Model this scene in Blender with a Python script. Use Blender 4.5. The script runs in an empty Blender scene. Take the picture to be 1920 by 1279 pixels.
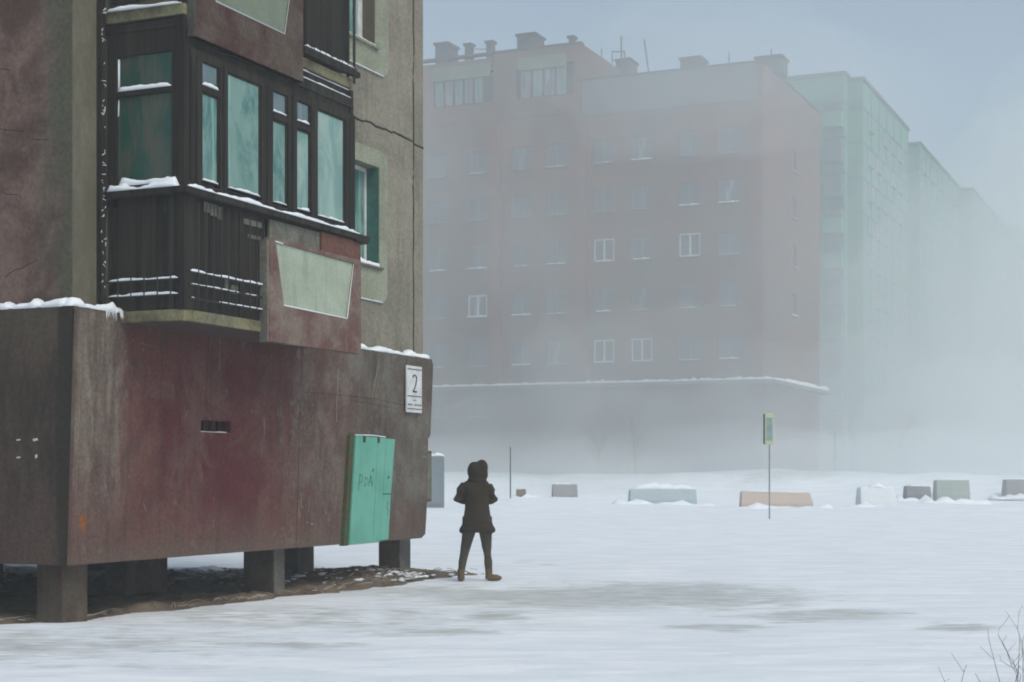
import bpy, bmesh, math, random
from math import radians, sin, cos, pi, atan, sqrt, exp
from mathutils import Vector, Matrix, noise
random.seed(7)
S = bpy.context.scene
C = S.collection

# ------------------------------------------------------------------ camera
cam_d = bpy.data.cameras.new('camera')
cam = bpy.data.objects.new('camera', cam_d); C.objects.link(cam)
cam.location = (0, 0, 1.5); cam.rotation_euler = (radians(90), 0, 0)
cam_d.sensor_width = 36; cam_d.lens = 56.25; cam_d.shift_y = 0.132
cam_d.clip_start = 0.1; cam_d.clip_end = 3000
S.camera = cam
# ------------------------------------------------------------------ sky, sun, exposure
SUN_EL, SUN_AZ = 50, 140         # azimuth from +Y towards +X: high on the right, behind the storm
W = bpy.data.worlds.new('World'); S.world = W; W.use_nodes = True
nt = W.node_tree; bg = nt.nodes['Background']
sky = nt.nodes.new('ShaderNodeTexSky'); sky.sky_type = 'NISHITA'; sky.sun_disc = False
sky.sun_elevation = radians(SUN_EL); sky.sun_rotation = radians(SUN_AZ)
sky.dust_density = 4.0; sky.air_density = 1.0; sky.ozone_density = 1.5
hs = nt.nodes.new('ShaderNodeHueSaturation'); hs.inputs['Saturation'].default_value = 0.88
hs.inputs['Value'].default_value = 1.04
nt.links.new(sky.outputs[0], hs.inputs['Color'])
mx = nt.nodes.new('ShaderNodeMix'); mx.data_type = 'RGBA'; mx.blend_type = 'MULTIPLY'; mx.inputs[0].default_value = 1
mx.inputs[7].default_value = (.935, 1.0, .985, 1); nt.links.new(hs.outputs[0], mx.inputs[6]); nt.links.new(mx.outputs[2], bg.inputs[0])
bg.inputs[1].default_value = 0.142
sl = bpy.data.lights.new('sun', 'SUN'); so = bpy.data.objects.new('sun', sl); C.objects.link(so)
sl.energy = 0.95; sl.angle = radians(30); sl.color = (1.0, 0.97, 0.90)
so.rotation_euler = (radians(90 - SUN_EL), 0, radians(180 - SUN_AZ) )
S.view_settings.view_transform = 'Standard'; S.view_settings.look = 'None'
S.view_settings.gamma = 1; S.view_settings.use_curve_mapping = False
S.view_settings.exposure = 0.0
S.cycles.use_denoising = True
S.cycles.volume_bounces = 3
S.cycles.max_bounces = 8
S.cycles.volume_step_rate = 1.0
S.cycles.filter_width = 1.9

# ------------------------------------------------------------------ frame shared by all the houses
TH = atan(1320 / 3000)
ROT = radians(90) - TH                        # local X runs along the facades, local Y into the houses
AX, AY = -.2777 * 16, 16.0
UX, UY = sin(TH), cos(TH)

def px_ray(px): return (px - 960) / 3000.0
# ------------------------------------------------------------------ materials
MATS = {}
def nodes(name):
    m = bpy.data.materials.new(name); m.use_nodes = True
    n = m.node_tree; b = n.nodes['Principled BSDF']
    return m, n, b
def nz(n, vec, scale, detail=5, rough=.6, dist=0.0):
    t = n.nodes.new('ShaderNodeTexNoise'); t.inputs['Scale'].default_value = scale
    t.inputs['Detail'].default_value = detail; t.inputs['Roughness'].default_value = rough
    t.inputs['Distortion'].default_value = dist
    n.links.new(vec, t.inputs['Vector']); return t.outputs['Fac']
def mapp(n, vec, s=(1, 1, 1), l=(0, 0, 0)):
    t = n.nodes.new('ShaderNodeMapping'); t.inputs['Scale'].default_value = s; t.inputs['Location'].default_value = l
    n.links.new(vec, t.inputs['Vector']); return t.outputs[0]
def ramp(n, fac, a, b, ca=0.0, cb=1.0):
    t = n.nodes.new('ShaderNodeMapRange'); t.interpolation_type = 'SMOOTHSTEP'
    t.inputs['From Min'].default_value = a; t.inputs['From Max'].default_value = b
    t.inputs['To Min'].default_value = ca; t.inputs['To Max'].default_value = cb
    n.links.new(fac, t.inputs['Value']); return t.outputs[0]
def mixc(n, f, a, b, mode='MIX'):
    t = n.nodes.new('ShaderNodeMix'); t.data_type = 'RGBA'; t.blend_type = mode
    for s, v in ((t.inputs[0], f), (t.inputs[6], a), (t.inputs[7], b)):
        if isinstance(v, (int, float)): s.default_value = v
        elif isinstance(v, tuple): s.default_value = (*v, 1)
        else: n.links.new(v, s)
    return t.outputs[2]
def mth(n, op, a, b=None, clamp=False):
    t = n.nodes.new('ShaderNodeMath'); t.operation = op; t.use_clamp = clamp
    for i, v in enumerate((a, b)):
        if v is None: continue
        if isinstance(v, (int, float)): t.inputs[i].default_value = v
        else: n.links.new(v, t.inputs[i])
    return t.outputs[0]
def obj_xyz(n, kind='Object'):
    t = n.nodes.new('ShaderNodeTexCoord'); s = n.nodes.new('ShaderNodeSeparateXYZ')
    n.links.new(t.outputs[kind], s.inputs[0]); return t.outputs[kind], s.outputs
def bump(n, b, h, strength, dist=0.02):
    t = n.nodes.new('ShaderNodeBump'); t.inputs['Strength'].default_value = strength
    t.inputs['Distance'].default_value = dist
    n.links.new(h, t.inputs['Height']); n.links.new(t.outputs[0], b.inputs['Normal'])

def weathered(name, base, alt, stain, scale=1.2, streak=.5, rough=.85, bmp=.35, speck=None, dirt=None, frost=None, grain=.28):
    """worn paint or concrete: two tones in clouds, vertical run-off streaks, fine grain"""
    m, n, b = nodes(name); v, xyz = obj_xyz(n)
    big = ramp(n, nz(n, v, scale, 6, .62, .4), .38, .64)
    c = mixc(n, big, base, alt)
    st = ramp(n, nz(n, mapp(n, v, (5, 5, .6)), 1.3, 6, .65), .46, .74, 0, streak)
    c = mixc(n, st, c, stain)
    fine = nz(n, v, 22, 6, .7)
    g = ramp(n, fine, .25, .75, 1 - grain, 1 + grain * .8)
    gg = n.nodes.new('ShaderNodeCombineColor')
    for i in range(3): n.links.new(g, gg.inputs[i])
    c = mixc(n, 1.0, c, gg.outputs[0], 'MULTIPLY')
    if dirt:
        dz_ = mth(n, 'ADD', xyz[0], mth(n, 'MULTIPLY', mth(n, 'SUBTRACT', nz(n, mapp(n, v, (2, 2, .8)), 1.5, 6, .65), .5), 3.0))
        c = mixc(n, mth(n, 'MULTIPLY', ramp(n, dz_, dirt[1], dirt[0]), ramp(n, nz(n, mapp(n, v, (2.5, 2.5, 1)), 2.0, 8, .72), .3, .7, .55, 1.0)), c, dirt[2])
    if frost:
        fr = ramp(n, nz(n, mapp(n, v, (1, 1, 1.6), (5, 2, 1)), frost, 7, .68, .8), .50, .72, 0, .5)
        c = mixc(n, fr, c, (.13, .075, .06))
        z_ = mth(n, 'ABSOLUTE', mth(n, 'SUBTRACT', mth(n, 'FRACT', mth(n, 'DIVIDE', mth(n, 'SUBTRACT', xyz[2], 7.9), 3.1)), .5))
        c = mixc(n, ramp(n, z_, .47, .488, 0, .35), c, (.08, .06, .05))
    if speck:
        sp = ramp(n, nz(n, mapp(n, v, (9, 9, 3)), 3.0, 3, .5), .70, .74)
        c = mixc(n, sp, c, speck)
    n.links.new(c, b.inputs['Base Color'])
    b.inputs['Roughness'].default_value = rough
    b.inputs['Specular IOR Level'].default_value = .25
    h = mth(n, 'ADD', fine, mth(n, 'MULTIPLY', nz(n, v, 5, 5, .6), 1.5))
    bump(n, b, h, bmp, .012)
    return m
def plain(name, col, rough=.6, metal=0, spec=.4, vary=.15, sc=6):
    m, n, b = nodes(name); v, xyz = obj_xyz(n)
    f = ramp(n, nz(n, v, sc, 4), .3, .7)
    n.links.new(mixc(n, f, tuple(c * (1 - vary) for c in col), tuple(min(1, c * (1 + vary)) for c in col)), b.inputs['Base Color'])
    b.inputs['Roughness'].default_value = rough; b.inputs['Metallic'].default_value = metal
    b.inputs['Specular IOR Level'].default_value = spec
    return m

M = {}
M['wall'] = weathered('facade_concrete', (.245, .222, .175), (.18, .166, .130), (.12, .118, .092), .9, .65, dirt=(1.2, 7.2, (.105, .095, .062)))
M['trim'] = weathered('mint_grey_trim', (.27, .285, .215), (.20, .21, .155), (.14, .14, .10), 1.1, .45)
M['slate'] = weathered('maroon_parapet', (.120, .058, .050), (.185, .138, .112), (.21, .185, .14), 2.4, .45, speck=(.26, .21, .18))
M['inset'] = weathered('pale_green_inset', (.36, .42, .33), (.30, .34, .27), (.20, .22, .165), 1.4, .55, grain=.10, bmp=.15)
M['slab'] = weathered('balcony_slab_paint', (.205, .190, .105), (.085, .072, .04), (.14, .17, .13), 2.2, .5)
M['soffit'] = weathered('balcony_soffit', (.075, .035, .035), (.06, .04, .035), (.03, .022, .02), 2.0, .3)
M['pillar'] = weathered('pillar_concrete', (.095, .072, .052), (.060, .038, .028), (.125, .11, .085), 2.6, .5)
M['pillar_lit'] = weathered('lit_pillar_concrete', (.15, .145, .125), (.10, .09, .075), (.07, .06, .05), 2.6, .5)  # paler copy of the pillar concrete, with light painted in
M['rust'] = weathered('rust_red_board', (.15, .062, .042), (.10, .05, .04), (.06, .04, .035), 3, .4)
M['greyboard'] = weathered('grey_green_board', (.16, .165, .13), (.11, .10, .08), (.07, .06, .05), 4, .5)
M['door_green'] = weathered('green_rusty_edge', (.045, .085, .035), (.085, .06, .025), (.03, .03, .015), 9, .5)
M['white'] = plain('white_frame_paint', (.55, .56, .56), .5)
M['teal_jamb'] = plain('teal_reveal_paint', (.035, .125, .105), .6, vary=.2)
M['brown_jamb'] = plain('brown_reveal', (.11, .09, .065), .7)
M['metal'] = plain('dark_rail_metal', (.018, .016, .014), .7)
M['seam'] = plain('seam_black', (.012, .010, .009), .95, spec=.1)
M['crackline'] = plain('joint_mortar', (.045, .045, .032), .95, spec=.1)

def wood():
    m, n, b = nodes('black_brown_boards'); v, xyz = obj_xyz(n)
    a = ramp(n, nz(n, mapp(n, v, (9, 9, .5)), 1.5, 6, .7), .35, .7)
    c = mixc(n, a, (.006, .005, .004), (.026, .019, .013))
    p = ramp(n, nz(n, mapp(n, v, (3, 3, 1)), 1.6, 5, .6, .5), .56, .70, 0, .45)
    c = mixc(n, p, c, (.026, .034, .024))
    pl = ramp(n, nz(n, mapp(n, v, (4.2, 4.2, .05), (1, 7, 0)), 2.0, 1), .45, .62, 0, .6)
    c = mixc(n, pl, c, (.034, .028, .020))
    q = ramp(n, nz(n, mapp(n, v, (7, 7, 3.0), (5, 3, 1)), 1.6, 6, .7), .66, .70, 0, .55)
    c = mixc(n, q, c, (.15, .115, .08))
    n.links.new(c, b.inputs['Base Color']); b.inputs['Roughness'].default_value = .8
    b.inputs['Specular IOR Level'].default_value = .2
    bump(n, b, nz(n, mapp(n, v, (30, 30, 2)), 2, 5, .7), .5, .01)
    return m
M['wood'] = wood()

def glass(name, tint, tint2, sx=3.0, off=0.0, gl=.16):
    m, n, b = nodes(name); v, xyz = obj_xyz(n)
    f = ramp(n, nz(n, mapp(n, v, (sx, sx, .9), (off, off, off)), 1.2, 5, .6, 1.2), .36, .60)
    c = mixc(n, f, tint, tint2)
    f2 = ramp(n, nz(n, mapp(n, v, (sx * 3, sx * 3, .25), (off + 9, 0, 0)), 1.0, 2), .58, .62, 0, .5)
    c = mixc(n, f2, c, tuple(x * 1.6 for x in tint2))
    n.links.new(c, b.inputs['Base Color'])
    b.inputs['Roughness'].default_value = gl; b.inputs['Specular IOR Level'].default_value = .32
    bump(n, b, nz(n, v, 2.5, 2), .12, .02)
    return m
M['glass_dark'] = glass('dark_teal_pane', (.006, .055, .042), (.062, .066, .046), 3.2, 1.7)
M['glass_mid'] = glass('teal_grey_pane', (.045, .150, .135), (.16, .27, .24), 2.4, 4.2)
M['glass_pale'] = glass('pale_frosted_pane', (.27, .38, .34), (.15, .27, .25), 1.6, 7.7, .3)
M['glass_blue'] = glass('blue_grey_pane', (.13, .18, .20), (.10, .155, .165), 2.0, 2.2)
def far_pane():
    m, n, b = nodes('far_window_pane'); oi = n.nodes.new('ShaderNodeObjectInfo')
    cr = n.nodes.new('ShaderNodeValToRGB'); cr.color_ramp.interpolation = 'CONSTANT'; e = cr.color_ramp.elements
    e[0].color = (.085, .095, .10, 1); e[1].position = .28; e[1].color = (.13, .14, .145, 1)
    for p, c in ((.5, (.10, .13, .12)), (.66, (.19, .20, .20)), (.78, (.14, .12, .11)), (.9, (.26, .27, .27))):
        q = e.new(p); q.color = (*c, 1)
    n.links.new(oi.outputs['Random'], cr.inputs[0]); v, xyz = obj_xyz(n)
    half = ramp(n, nz(n, mapp(n, v, (1, 1.4, .4)), 1.2, 1), .47, .53)
    n.links.new(mixc(n, half, cr.outputs[0], (.11, .12, .125)), b.inputs['Base Color']); b.inputs['Roughness'].default_value = .25; b.inputs['Specular IOR Level'].default_value = .35
    return m
M['glass_far'] = far_pane()

def snow(name='snow'):
    m, n, b = nodes(name); v, xyz = obj_xyz(n)
    f = ramp(n, nz(n, v, 3, 5), .3, .7)
    n.links.new(mixc(n, f, (.72, .76, .81), (.80, .83, .86)), b.inputs['Base Color'])
    b.inputs['Roughness'].default_value = .75; b.inputs['Specular IOR Level'].default_value = .2
    bump(n, b, nz(n, v, 30, 4), .25, .01)
    return m
M['snow'] = snow()

def ground_mat():
    m, n, b = nodes('wind_packed_snow')
    v, xyz = obj_xyz(n)
    at = n.nodes.new('ShaderNodeAttribute'); at.attribute_name = 'bare'
    streak = nz(n, mapp(n, v, (.55, 1.7, 1)), 1.5, 6, .62, .5)
    snowc = mixc(n, ramp(n, streak, .35, .68), (.70, .745, .80), (.82, .845, .875))
    ice = mixc(n, ramp(n, nz(n, mapp(n, v, (1.0, 3.0, 1)), 2.2, 6, .6), .4, .62), (.45, .48, .475), (.60, .625, .635))
    a = mth(n, 'ADD', at.outputs['Fac'], mth(n, 'MULTIPLY', mth(n, 'SUBTRACT', nz(n, mapp(n, v, (.9, 2.4, 1)), 2.5, 7, .65), .5), 1.5))
    n.links.new(mixc(n, ramp(n, a, .25, .70), snowc, ice), b.inputs['Base Color'])
    n.links.new(ramp(n, a, .3, .9, .75, .45), b.inputs['Roughness'])
    b.inputs['Specular IOR Level'].default_value = .25
    bump(n, b, mth(n, 'ADD', streak, mth(n, 'MULTIPLY', nz(n, v, 14, 5), .25)), .7, .06)
    return m
M['ground'] = ground_mat()

def soil_mat():
    m, n, b = nodes('frozen_soil'); v, xyz = obj_xyz(n)
    c = mixc(n, ramp(n, nz(n, v, 2.2, 8, .7), .35, .65), (.110, .080, .056), (.190, .145, .105))
    at = n.nodes.new('ShaderNodeAttribute'); at.attribute_name = 'drift'
    f = mth(n, 'ADD', at.outputs['Fac'], mth(n, 'MULTIPLY', mth(n, 'SUBTRACT', nz(n, mapp(n, v, (1.6, 1, 1)), 3.2, 8, .72), .5), 1.6))
    c = mixc(n, ramp(n, f, .48, .62), c, (.60, .64, .68))
    n.links.new(c, b.inputs['Base Color']); b.inputs['Roughness'].default_value = .95
    b.inputs['Specular IOR Level'].default_value = .15
    bump(n, b, nz(n, v, 9, 8, .7), .9, .06)
    return m
M['soil'] = soil_mat()

def plinth_mat():
    m, n, b = nodes('plinth_maroon_paint'); v, (X, Y, Z) = obj_xyz(n)
    wob = mth(n, 'MULTIPLY', mth(n, 'SUBTRACT', nz(n, mapp(n, v, (1.5, 1.5, .8)), 1.4, 6, .6), .5), 1.3)
    u = mth(n, 'ADD', X, wob)
    maroon = mixc(n, ramp(n, nz(n, v, .9, 6, .6, .6), .36, .64), (.080, .013, .017), (.112, .036, .032))
    maroon = mixc(n, ramp(n, nz(n, mapp(n, v, (1, 1, .5), (4, 4, 4)), 1.1, 5, .6), .50, .68, 0, .75), maroon, (.130, .070, .054))
    brown = mixc(n, ramp(n, nz(n, mapp(n, v, (1.6, 1.6, .8)), 1.3, 6, .62), .36, .62), (.100, .048, .038), (.150, .115, .092))
    grey = mixc(n, ramp(n, nz(n, v, 1.2, 6, .62), .36, .66), (.092, .072, .056), (.150, .142, .118))
    col = mixc(n, ramp(n, u, 3.9, 4.7), maroon, brown)
    col = mixc(n, ramp(n, u, 5.2, 6.2), col, grey)
    # bleached run-off strip next to the corner
    st = nz(n, mapp(n, v, (5, 5, .6), (2, 0, 0)), 1.4, 8, .7, .8)
    strip = mth(n, 'MULTIPLY', ramp(n, mth(n, 'ADD', X, mth(n, 'MULTIPLY', mth(n, 'SUBTRACT', st, .5), .7)), .95, .72), ramp(n, mth(n, 'ADD', Z, wob), .6, 2.4, .35, 1.0))
    col = mixc(n, mth(n, 'MULTIPLY', strip, .85), col, mixc(n, ramp(n, st, .35, .65), (.105, .082, .066), (.200, .180, .145)))
    # bottom: dusty brown
    blt = ramp(n, nz(n, mapp(n, v, (1.3, 1.3, 1), (11, 2, 5)), 1.7, 8, .66, .7), .46, .62, 0, .6)
    col = mixc(n, blt, col, mixc(n, ramp(n, nz(n, v, .7, 3), .4, .6), (.125, .075, .06), (.060, .034, .030)))
    low = ramp(n, mth(n, 'ADD', Z, mth(n, 'MULTIPLY', wob, .8)), 1.35, .65, 0, .7)
    col = mixc(n, low, col, (.115, .062, .050))
    stk = ramp(n, nz(n, mapp(n, v, (4.5, 4.5, .5), (7, 0, 0)), 1.2, 7, .68, .6), .48, .72, 0, .50)
    col = mixc(n, stk, col, (.030, .018, .015))
    pale = ramp(n, nz(n, mapp(n, v, (7, 7, .9), (3, 0, 8)), 1.6, 5, .6), .66, .70, 0, .28)
    col = mixc(n, pale, col, (.26, .22, .20))
    pe_ = mth(n, 'ADD', nz(n, mapp(n, v, (3, 3, 2.2), (1, 9, 4)), 2.4, 9, .74, .5), mth(n, 'MULTIPLY', ramp(n, nz(n, v, .8, 2), .4, .65), .06))
    pe_ = mth(n, 'ADD', pe_, mth(n, 'MULTIPLY', ramp(n, mth(n, 'ABSOLUTE', mth(n, 'SUBTRACT', X, 4.34)), .5, 0), .06))
    col = mixc(n, ramp(n, pe_, .645, .665, 0, .75), col, (.155, .125, .100))
    col = mixc(n, ramp(n, nz(n, mapp(n, v, (1.2, 1.2, 6), (3, 3, 3)), 1.1, 7, .7), .62, .75, 0, .5), col, (.035, .024, .020))
    splash = mth(n, 'ADD', Z, mth(n, 'MULTIPLY', mth(n, 'SUBTRACT', nz(n, mapp(n, v, (4, 4, 2)), 2, 7, .7), .5), .5))
    col = mixc(n, ramp(n, splash, .86, .62, 0, .55), col, (.105, .085, .066))
    # orange rust stain near the corner
    dx = mth(n, 'MULTIPLY', mth(n, 'SUBTRACT', X, .215), 9); dz = mth(n, 'MULTIPLY', mth(n, 'SUBTRACT', Z, 1.04), 5)
    r = mth(n, 'ADD', mth(n, 'ADD', mth(n, 'MULTIPLY', dx, dx), mth(n, 'MULTIPLY', dz, dz)), mth(n, 'MULTIPLY', nz(n, v, 9, 4), .8))
    col = mixc(n, ramp(n, r, .9, .35), col, (.22, .075, .018))
    fine = nz(n, v, 24, 6, .7)
    gg = n.nodes.new('ShaderNodeCombineColor'); g = ramp(n, fine, .25, .75, .70, 1.25)
    for i in range(3): n.links.new(g, gg.inputs[i])
    col = mixc(n, 1.0, col, gg.outputs[0], 'MULTIPLY')
    n.links.new(col, b.inputs['Base Color']); b.inputs['Roughness'].default_value = .85
    b.inputs['Specular IOR Level'].default_value = .2
    bump(n, b, mth(n, 'ADD', fine, mth(n, 'MULTIPLY', nz(n, v, 4, 6, .6), 2)), .4, .014)
    return m
M['plinth'] = plinth_mat()

def gable_mat(low):
    m, n, b = nodes('gable_plinth_paint' if low else 'gable_wall_paint'); v, (X, Y, Z) = obj_xyz(n)
    wob = mth(n, 'MULTIPLY', mth(n, 'SUBTRACT', nz(n, mapp(n, v, (1.5, 3.5, .8)), 1.4, 6, .6), .5), .7)
    if low:
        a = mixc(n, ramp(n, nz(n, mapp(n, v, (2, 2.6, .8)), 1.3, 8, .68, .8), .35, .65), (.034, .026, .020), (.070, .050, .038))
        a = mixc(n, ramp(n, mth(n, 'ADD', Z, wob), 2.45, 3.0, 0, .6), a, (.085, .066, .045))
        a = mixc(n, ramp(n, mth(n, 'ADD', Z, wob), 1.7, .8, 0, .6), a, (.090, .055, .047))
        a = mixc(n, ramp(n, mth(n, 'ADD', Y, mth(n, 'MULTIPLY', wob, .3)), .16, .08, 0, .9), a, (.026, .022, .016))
    else:
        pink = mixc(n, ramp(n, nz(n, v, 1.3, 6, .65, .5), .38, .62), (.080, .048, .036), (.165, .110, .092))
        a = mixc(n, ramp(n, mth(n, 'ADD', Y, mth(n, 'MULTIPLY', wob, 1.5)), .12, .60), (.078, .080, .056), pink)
        a = mixc(n, ramp(n, nz(n, mapp(n, v, (1, 1, 1), (3, 3, 3)), 2.2, 7, .7), .54, .68, 0, .5), a, (.060, .040, .034))
    fine = nz(n, v, 22, 6, .7)
    gg = n.nodes.new('ShaderNodeCombineColor'); g = ramp(n, fine, .25, .75, .72, 1.22)
    for i in range(3): n.links.new(g, gg.inputs[i])
    a = mixc(n, 1.0, a, gg.outputs[0], 'MULTIPLY')
    n.links.new(a, b.inputs['Base Color']); b.inputs['Roughness'].default_value = .9
    b.inputs['Specular IOR Level'].default_value = .2
    bump(n, b, mth(n, 'ADD', fine, mth(n, 'MULTIPLY', nz(n, v, 4, 6, .6), 2)), .4, .014)
    return m
M['gable_low'] = gable_mat(True); M['gable'] = gable_mat(False)

def door_mat():
    m, n, b = nodes('turquoise_door_paint'); v, xyz = obj_xyz(n)
    c = mixc(n, ramp(n, nz(n, v, 1.7, 5), .3, .7), (.085, .315, .235), (.135, .40, .31))
    d = ramp(n, nz(n, mapp(n, v, (6, 6, 2)), 2.5, 7, .7), .60, .70, 0, .6)
    c = mixc(n, d, c, (.16, .17, .08))
    e_ = ramp(n, nz(n, mapp(n, v, (10, 10, .6)), 1.6, 6, .7), .50, .75, 0, .5)
    c = mixc(n, e_, c, (.07, .20, .15))
    n.links.new(c, b.inputs['Base Color']); b.inputs['Roughness'].default_value = .6
    bump(n, b, nz(n, v, 7, 5), .25, .02)
    return m
M['door'] = door_mat()

# ------------------------------------------------------------------ mesh helpers
class MB:
    def __init__(s): s.v = []; s.f = []
    def quad(s, *p):
        i = len(s.v); s.v += [tuple(q) for q in p]; s.f.append(tuple(range(i, i + len(p))))
    def box(s, x0, x1, y0, y1, z0, z1, jit=0):
        if x0 > x1: x0, x1 = x1, x0
        if y0 > y1: y0, y1 = y1, y0
        j = lambda: random.uniform(-jit, jit) if jit else 0
        i = len(s.v)
        for x, y, z in ((x0, y0, z0), (x1, y0, z0), (x1, y1, z0), (x0, y1, z0), (x0, y0, z1), (x1, y0, z1), (x1, y1, z1), (x0, y1, z1)):
            s.v.append((x + j(), y + j() * .3, z + j()))
        for f in ((0, 3, 2, 1), (4, 5, 6, 7), (0, 1, 5, 4), (1, 2, 6, 5), (2, 3, 7, 6), (3, 0, 4, 7)):
            s.f.append(tuple(i + k for k in f))
    def prism(s, pts, y0, y1):           # polygon in the x,z plane pulled from y0 to y1
        i = len(s.v); n = len(pts)
        s.v += [(x, y0, z) for x, z in pts] + [(x, y1, z) for x, z in pts]
        s.f.append(tuple(range(i, i + n))); s.f.append(tuple(range(i + 2 * n - 1, i + n - 1, -1)))
        for k in range(n):
            s.f.append((i + k, i + n + k, i + n + (k + 1) % n, i + (k + 1) % n))
    def tube(s, pts, rad, n=8, cap=True):
        pts = [Vector(p) for p in pts]; rings = []
        for k, p in enumerate(pts):
            r = rad[k] if isinstance(rad, (list, tuple)) else rad
            d = (pts[min(k + 1, len(pts) - 1)] - pts[max(k - 1, 0)]).normalized()
            a = d.cross(Vector((0, 0, 1)))
            if a.length < .05: a = d.cross(Vector((1, 0, 0)))
            a.normalize(); c = d.cross(a)
            i = len(s.v); rings.append(i)
            for q in range(n):
                t = 2 * pi * q / n; s.v.append(tuple(p + a * (r * cos(t)) + c * (r * sin(t))))
        for k in range(len(rings) - 1):
            for q in range(n):
                s.f.append((rings[k] + q, rings[k] + (q + 1) % n, rings[k + 1] + (q + 1) % n, rings[k + 1] + q))
        if cap:
            s.f.append(tuple(rings[0] + q for q in range(n))[::-1]); s.f.append(tuple(rings[-1] + q for q in range(n)))
    def ell(s, c, r, seg=14, rg=10):
        i0 = len(s.v)
        for a in range(rg + 1):
            p = pi * a / rg
            for q in range(seg):
                t = 2 * pi * q / seg
                s.v.append((c[0] + r[0] * sin(p) * cos(t), c[1] + r[1] * sin(p) * sin(t), c[2] + r[2] * cos(p)))
        for a in range(rg):
            for q in range(seg):
                s.f.append((i0 + a * seg + q, i0 + (a + 1) * seg + q, i0 + (a + 1) * seg + (q + 1) % seg, i0 + a * seg + (q + 1) % seg))
    def snowstrip(s, p, q, w, h, seed=0, gaps=.0, seg=None, nrm=(0, 1)):
        """lumpy ridge of snow lying on a ledge from p to q; w across (horizontal), h high"""
        p, q = Vector(p), Vector(q); L = (q - p).length; n = seg or max(8, int(L / .045))
        d = (q - p).normalized(); ac = Vector((-d.y, d.x, 0)).normalized()
        prev = None
        for k in range(n + 1):
            t = k / n; c = p.lerp(q, t)
            a = noise.noise(Vector((t * L * 3.1 + seed, seed * 1.7, 0))) ; b2 = noise.noise(Vector((t * L * 11 + seed, seed, 5)))
            hh = h * max(.12, .75 + .9 * a + .45 * b2); ww = w * (.85 + .35 * b2)
            if k in (0, n): hh *= .15; ww *= .5
            if gaps and a < -gaps: hh = .002; ww = .006
            i = len(s.v)
            for m in range(7):
                an = pi * m / 6
                s.v.append(tuple(c + ac * (ww * .5 * cos(an)) + Vector((0, 0, hh * sin(an) ** .8 - .002 if m not in (0, 6) else -.004))))
            if prev is not None:
                for m in range(6): s.f.append((prev + m, prev + m + 1, i + m + 1, i + m))
                s.f.append((prev + 6, prev, i, i + 6))
            else: s.f.append(tuple(range(i, i + 7)))
            prev = i
        s.f.append(tuple(range(prev + 6, prev - 1, -1)))
    def comps(s):
        p = list(range(len(s.v)))
        def f(a):
            while p[a] != a: p[a] = p[p[a]]; a = p[a]
            return a
        for fc in s.f:
            for k in fc[1:]: p[f(fc[0])] = f(k)
        out = {}
        for fc in s.f: out.setdefault(f(fc[0]), []).append(fc)
        res = []
        for fs_ in out.values():
            ix = sorted({k for fc in fs_ for k in fc}); mp = {k: i for i, k in enumerate(ix)}; q = MB(); q.v = [s.v[k] for k in ix]; q.f = [tuple(mp[k] for k in fc) for fc in fs_]; res.append(q)
        return res
    SPLIT = {'wood_patch', 'paint_run', 'transom', 'frame_snow', 'railing_snow', 'sill_snow', 'pane_snow', 'hairline_crack', 'crack', 'hinge', 'paint_chip', 'upright', 'canopy_snow', 'ledge_snow', 'door_snow', 'loggia_band', 'side_leaf'}
    def build(s, name, mat, parent=None, smooth=False, bevel=0, loc=None):
        if name in MB.SPLIT:
            cs = s.comps()
            if len(cs) > 1:
                for q in cs: o = q._build(name, mat, parent, smooth, bevel, loc)
                return o
        return s._build(name, mat, parent, smooth, bevel, loc)
    def _build(s, name, mat, parent=None, smooth=False, bevel=0, loc=None):
        me = bpy.data.meshes.new(name); me.from_pydata(s.v, [], s.f); me.update()
        bm = bmesh.new(); bm.from_mesh(me); bmesh.ops.recalc_face_normals(bm, faces=bm.faces); bm.to_mesh(me); bm.free()
        o = bpy.data.objects.new(name, me); C.objects.link(o)
        if mat: me.materials.append(mat)
        if smooth: me.polygons.foreach_set('use_smooth', [True] * len(me.polygons))
        if parent: o.parent = parent
        if loc: o.location = loc
        if bevel:
            b = o.modifiers.new('bevel', 'BEVEL'); b.width = bevel; b.segments = 2; b.limit_method = 'ANGLE'
        return o
def tag(o, label=None, cat=None, group=None, kind=None):
    if label: o['label'] = label
    if cat: o['category'] = cat
    if group: o['group'] = group
    if kind: o['kind'] = kind
    return o
def empty(name, loc, rz=0):
    o = bpy.data.objects.new(name, None); C.objects.link(o); o.location = loc; o.rotation_euler = (0, 0, rz)
    o.empty_display_size = .3
    return o
def copy_tree(o, parent=None):
    c = o.copy(); C.objects.link(c)
    if parent: c.parent = parent
    for ch in [k for k in C.objects if k.parent == o]: copy_tree(ch, c)
    return c
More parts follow.
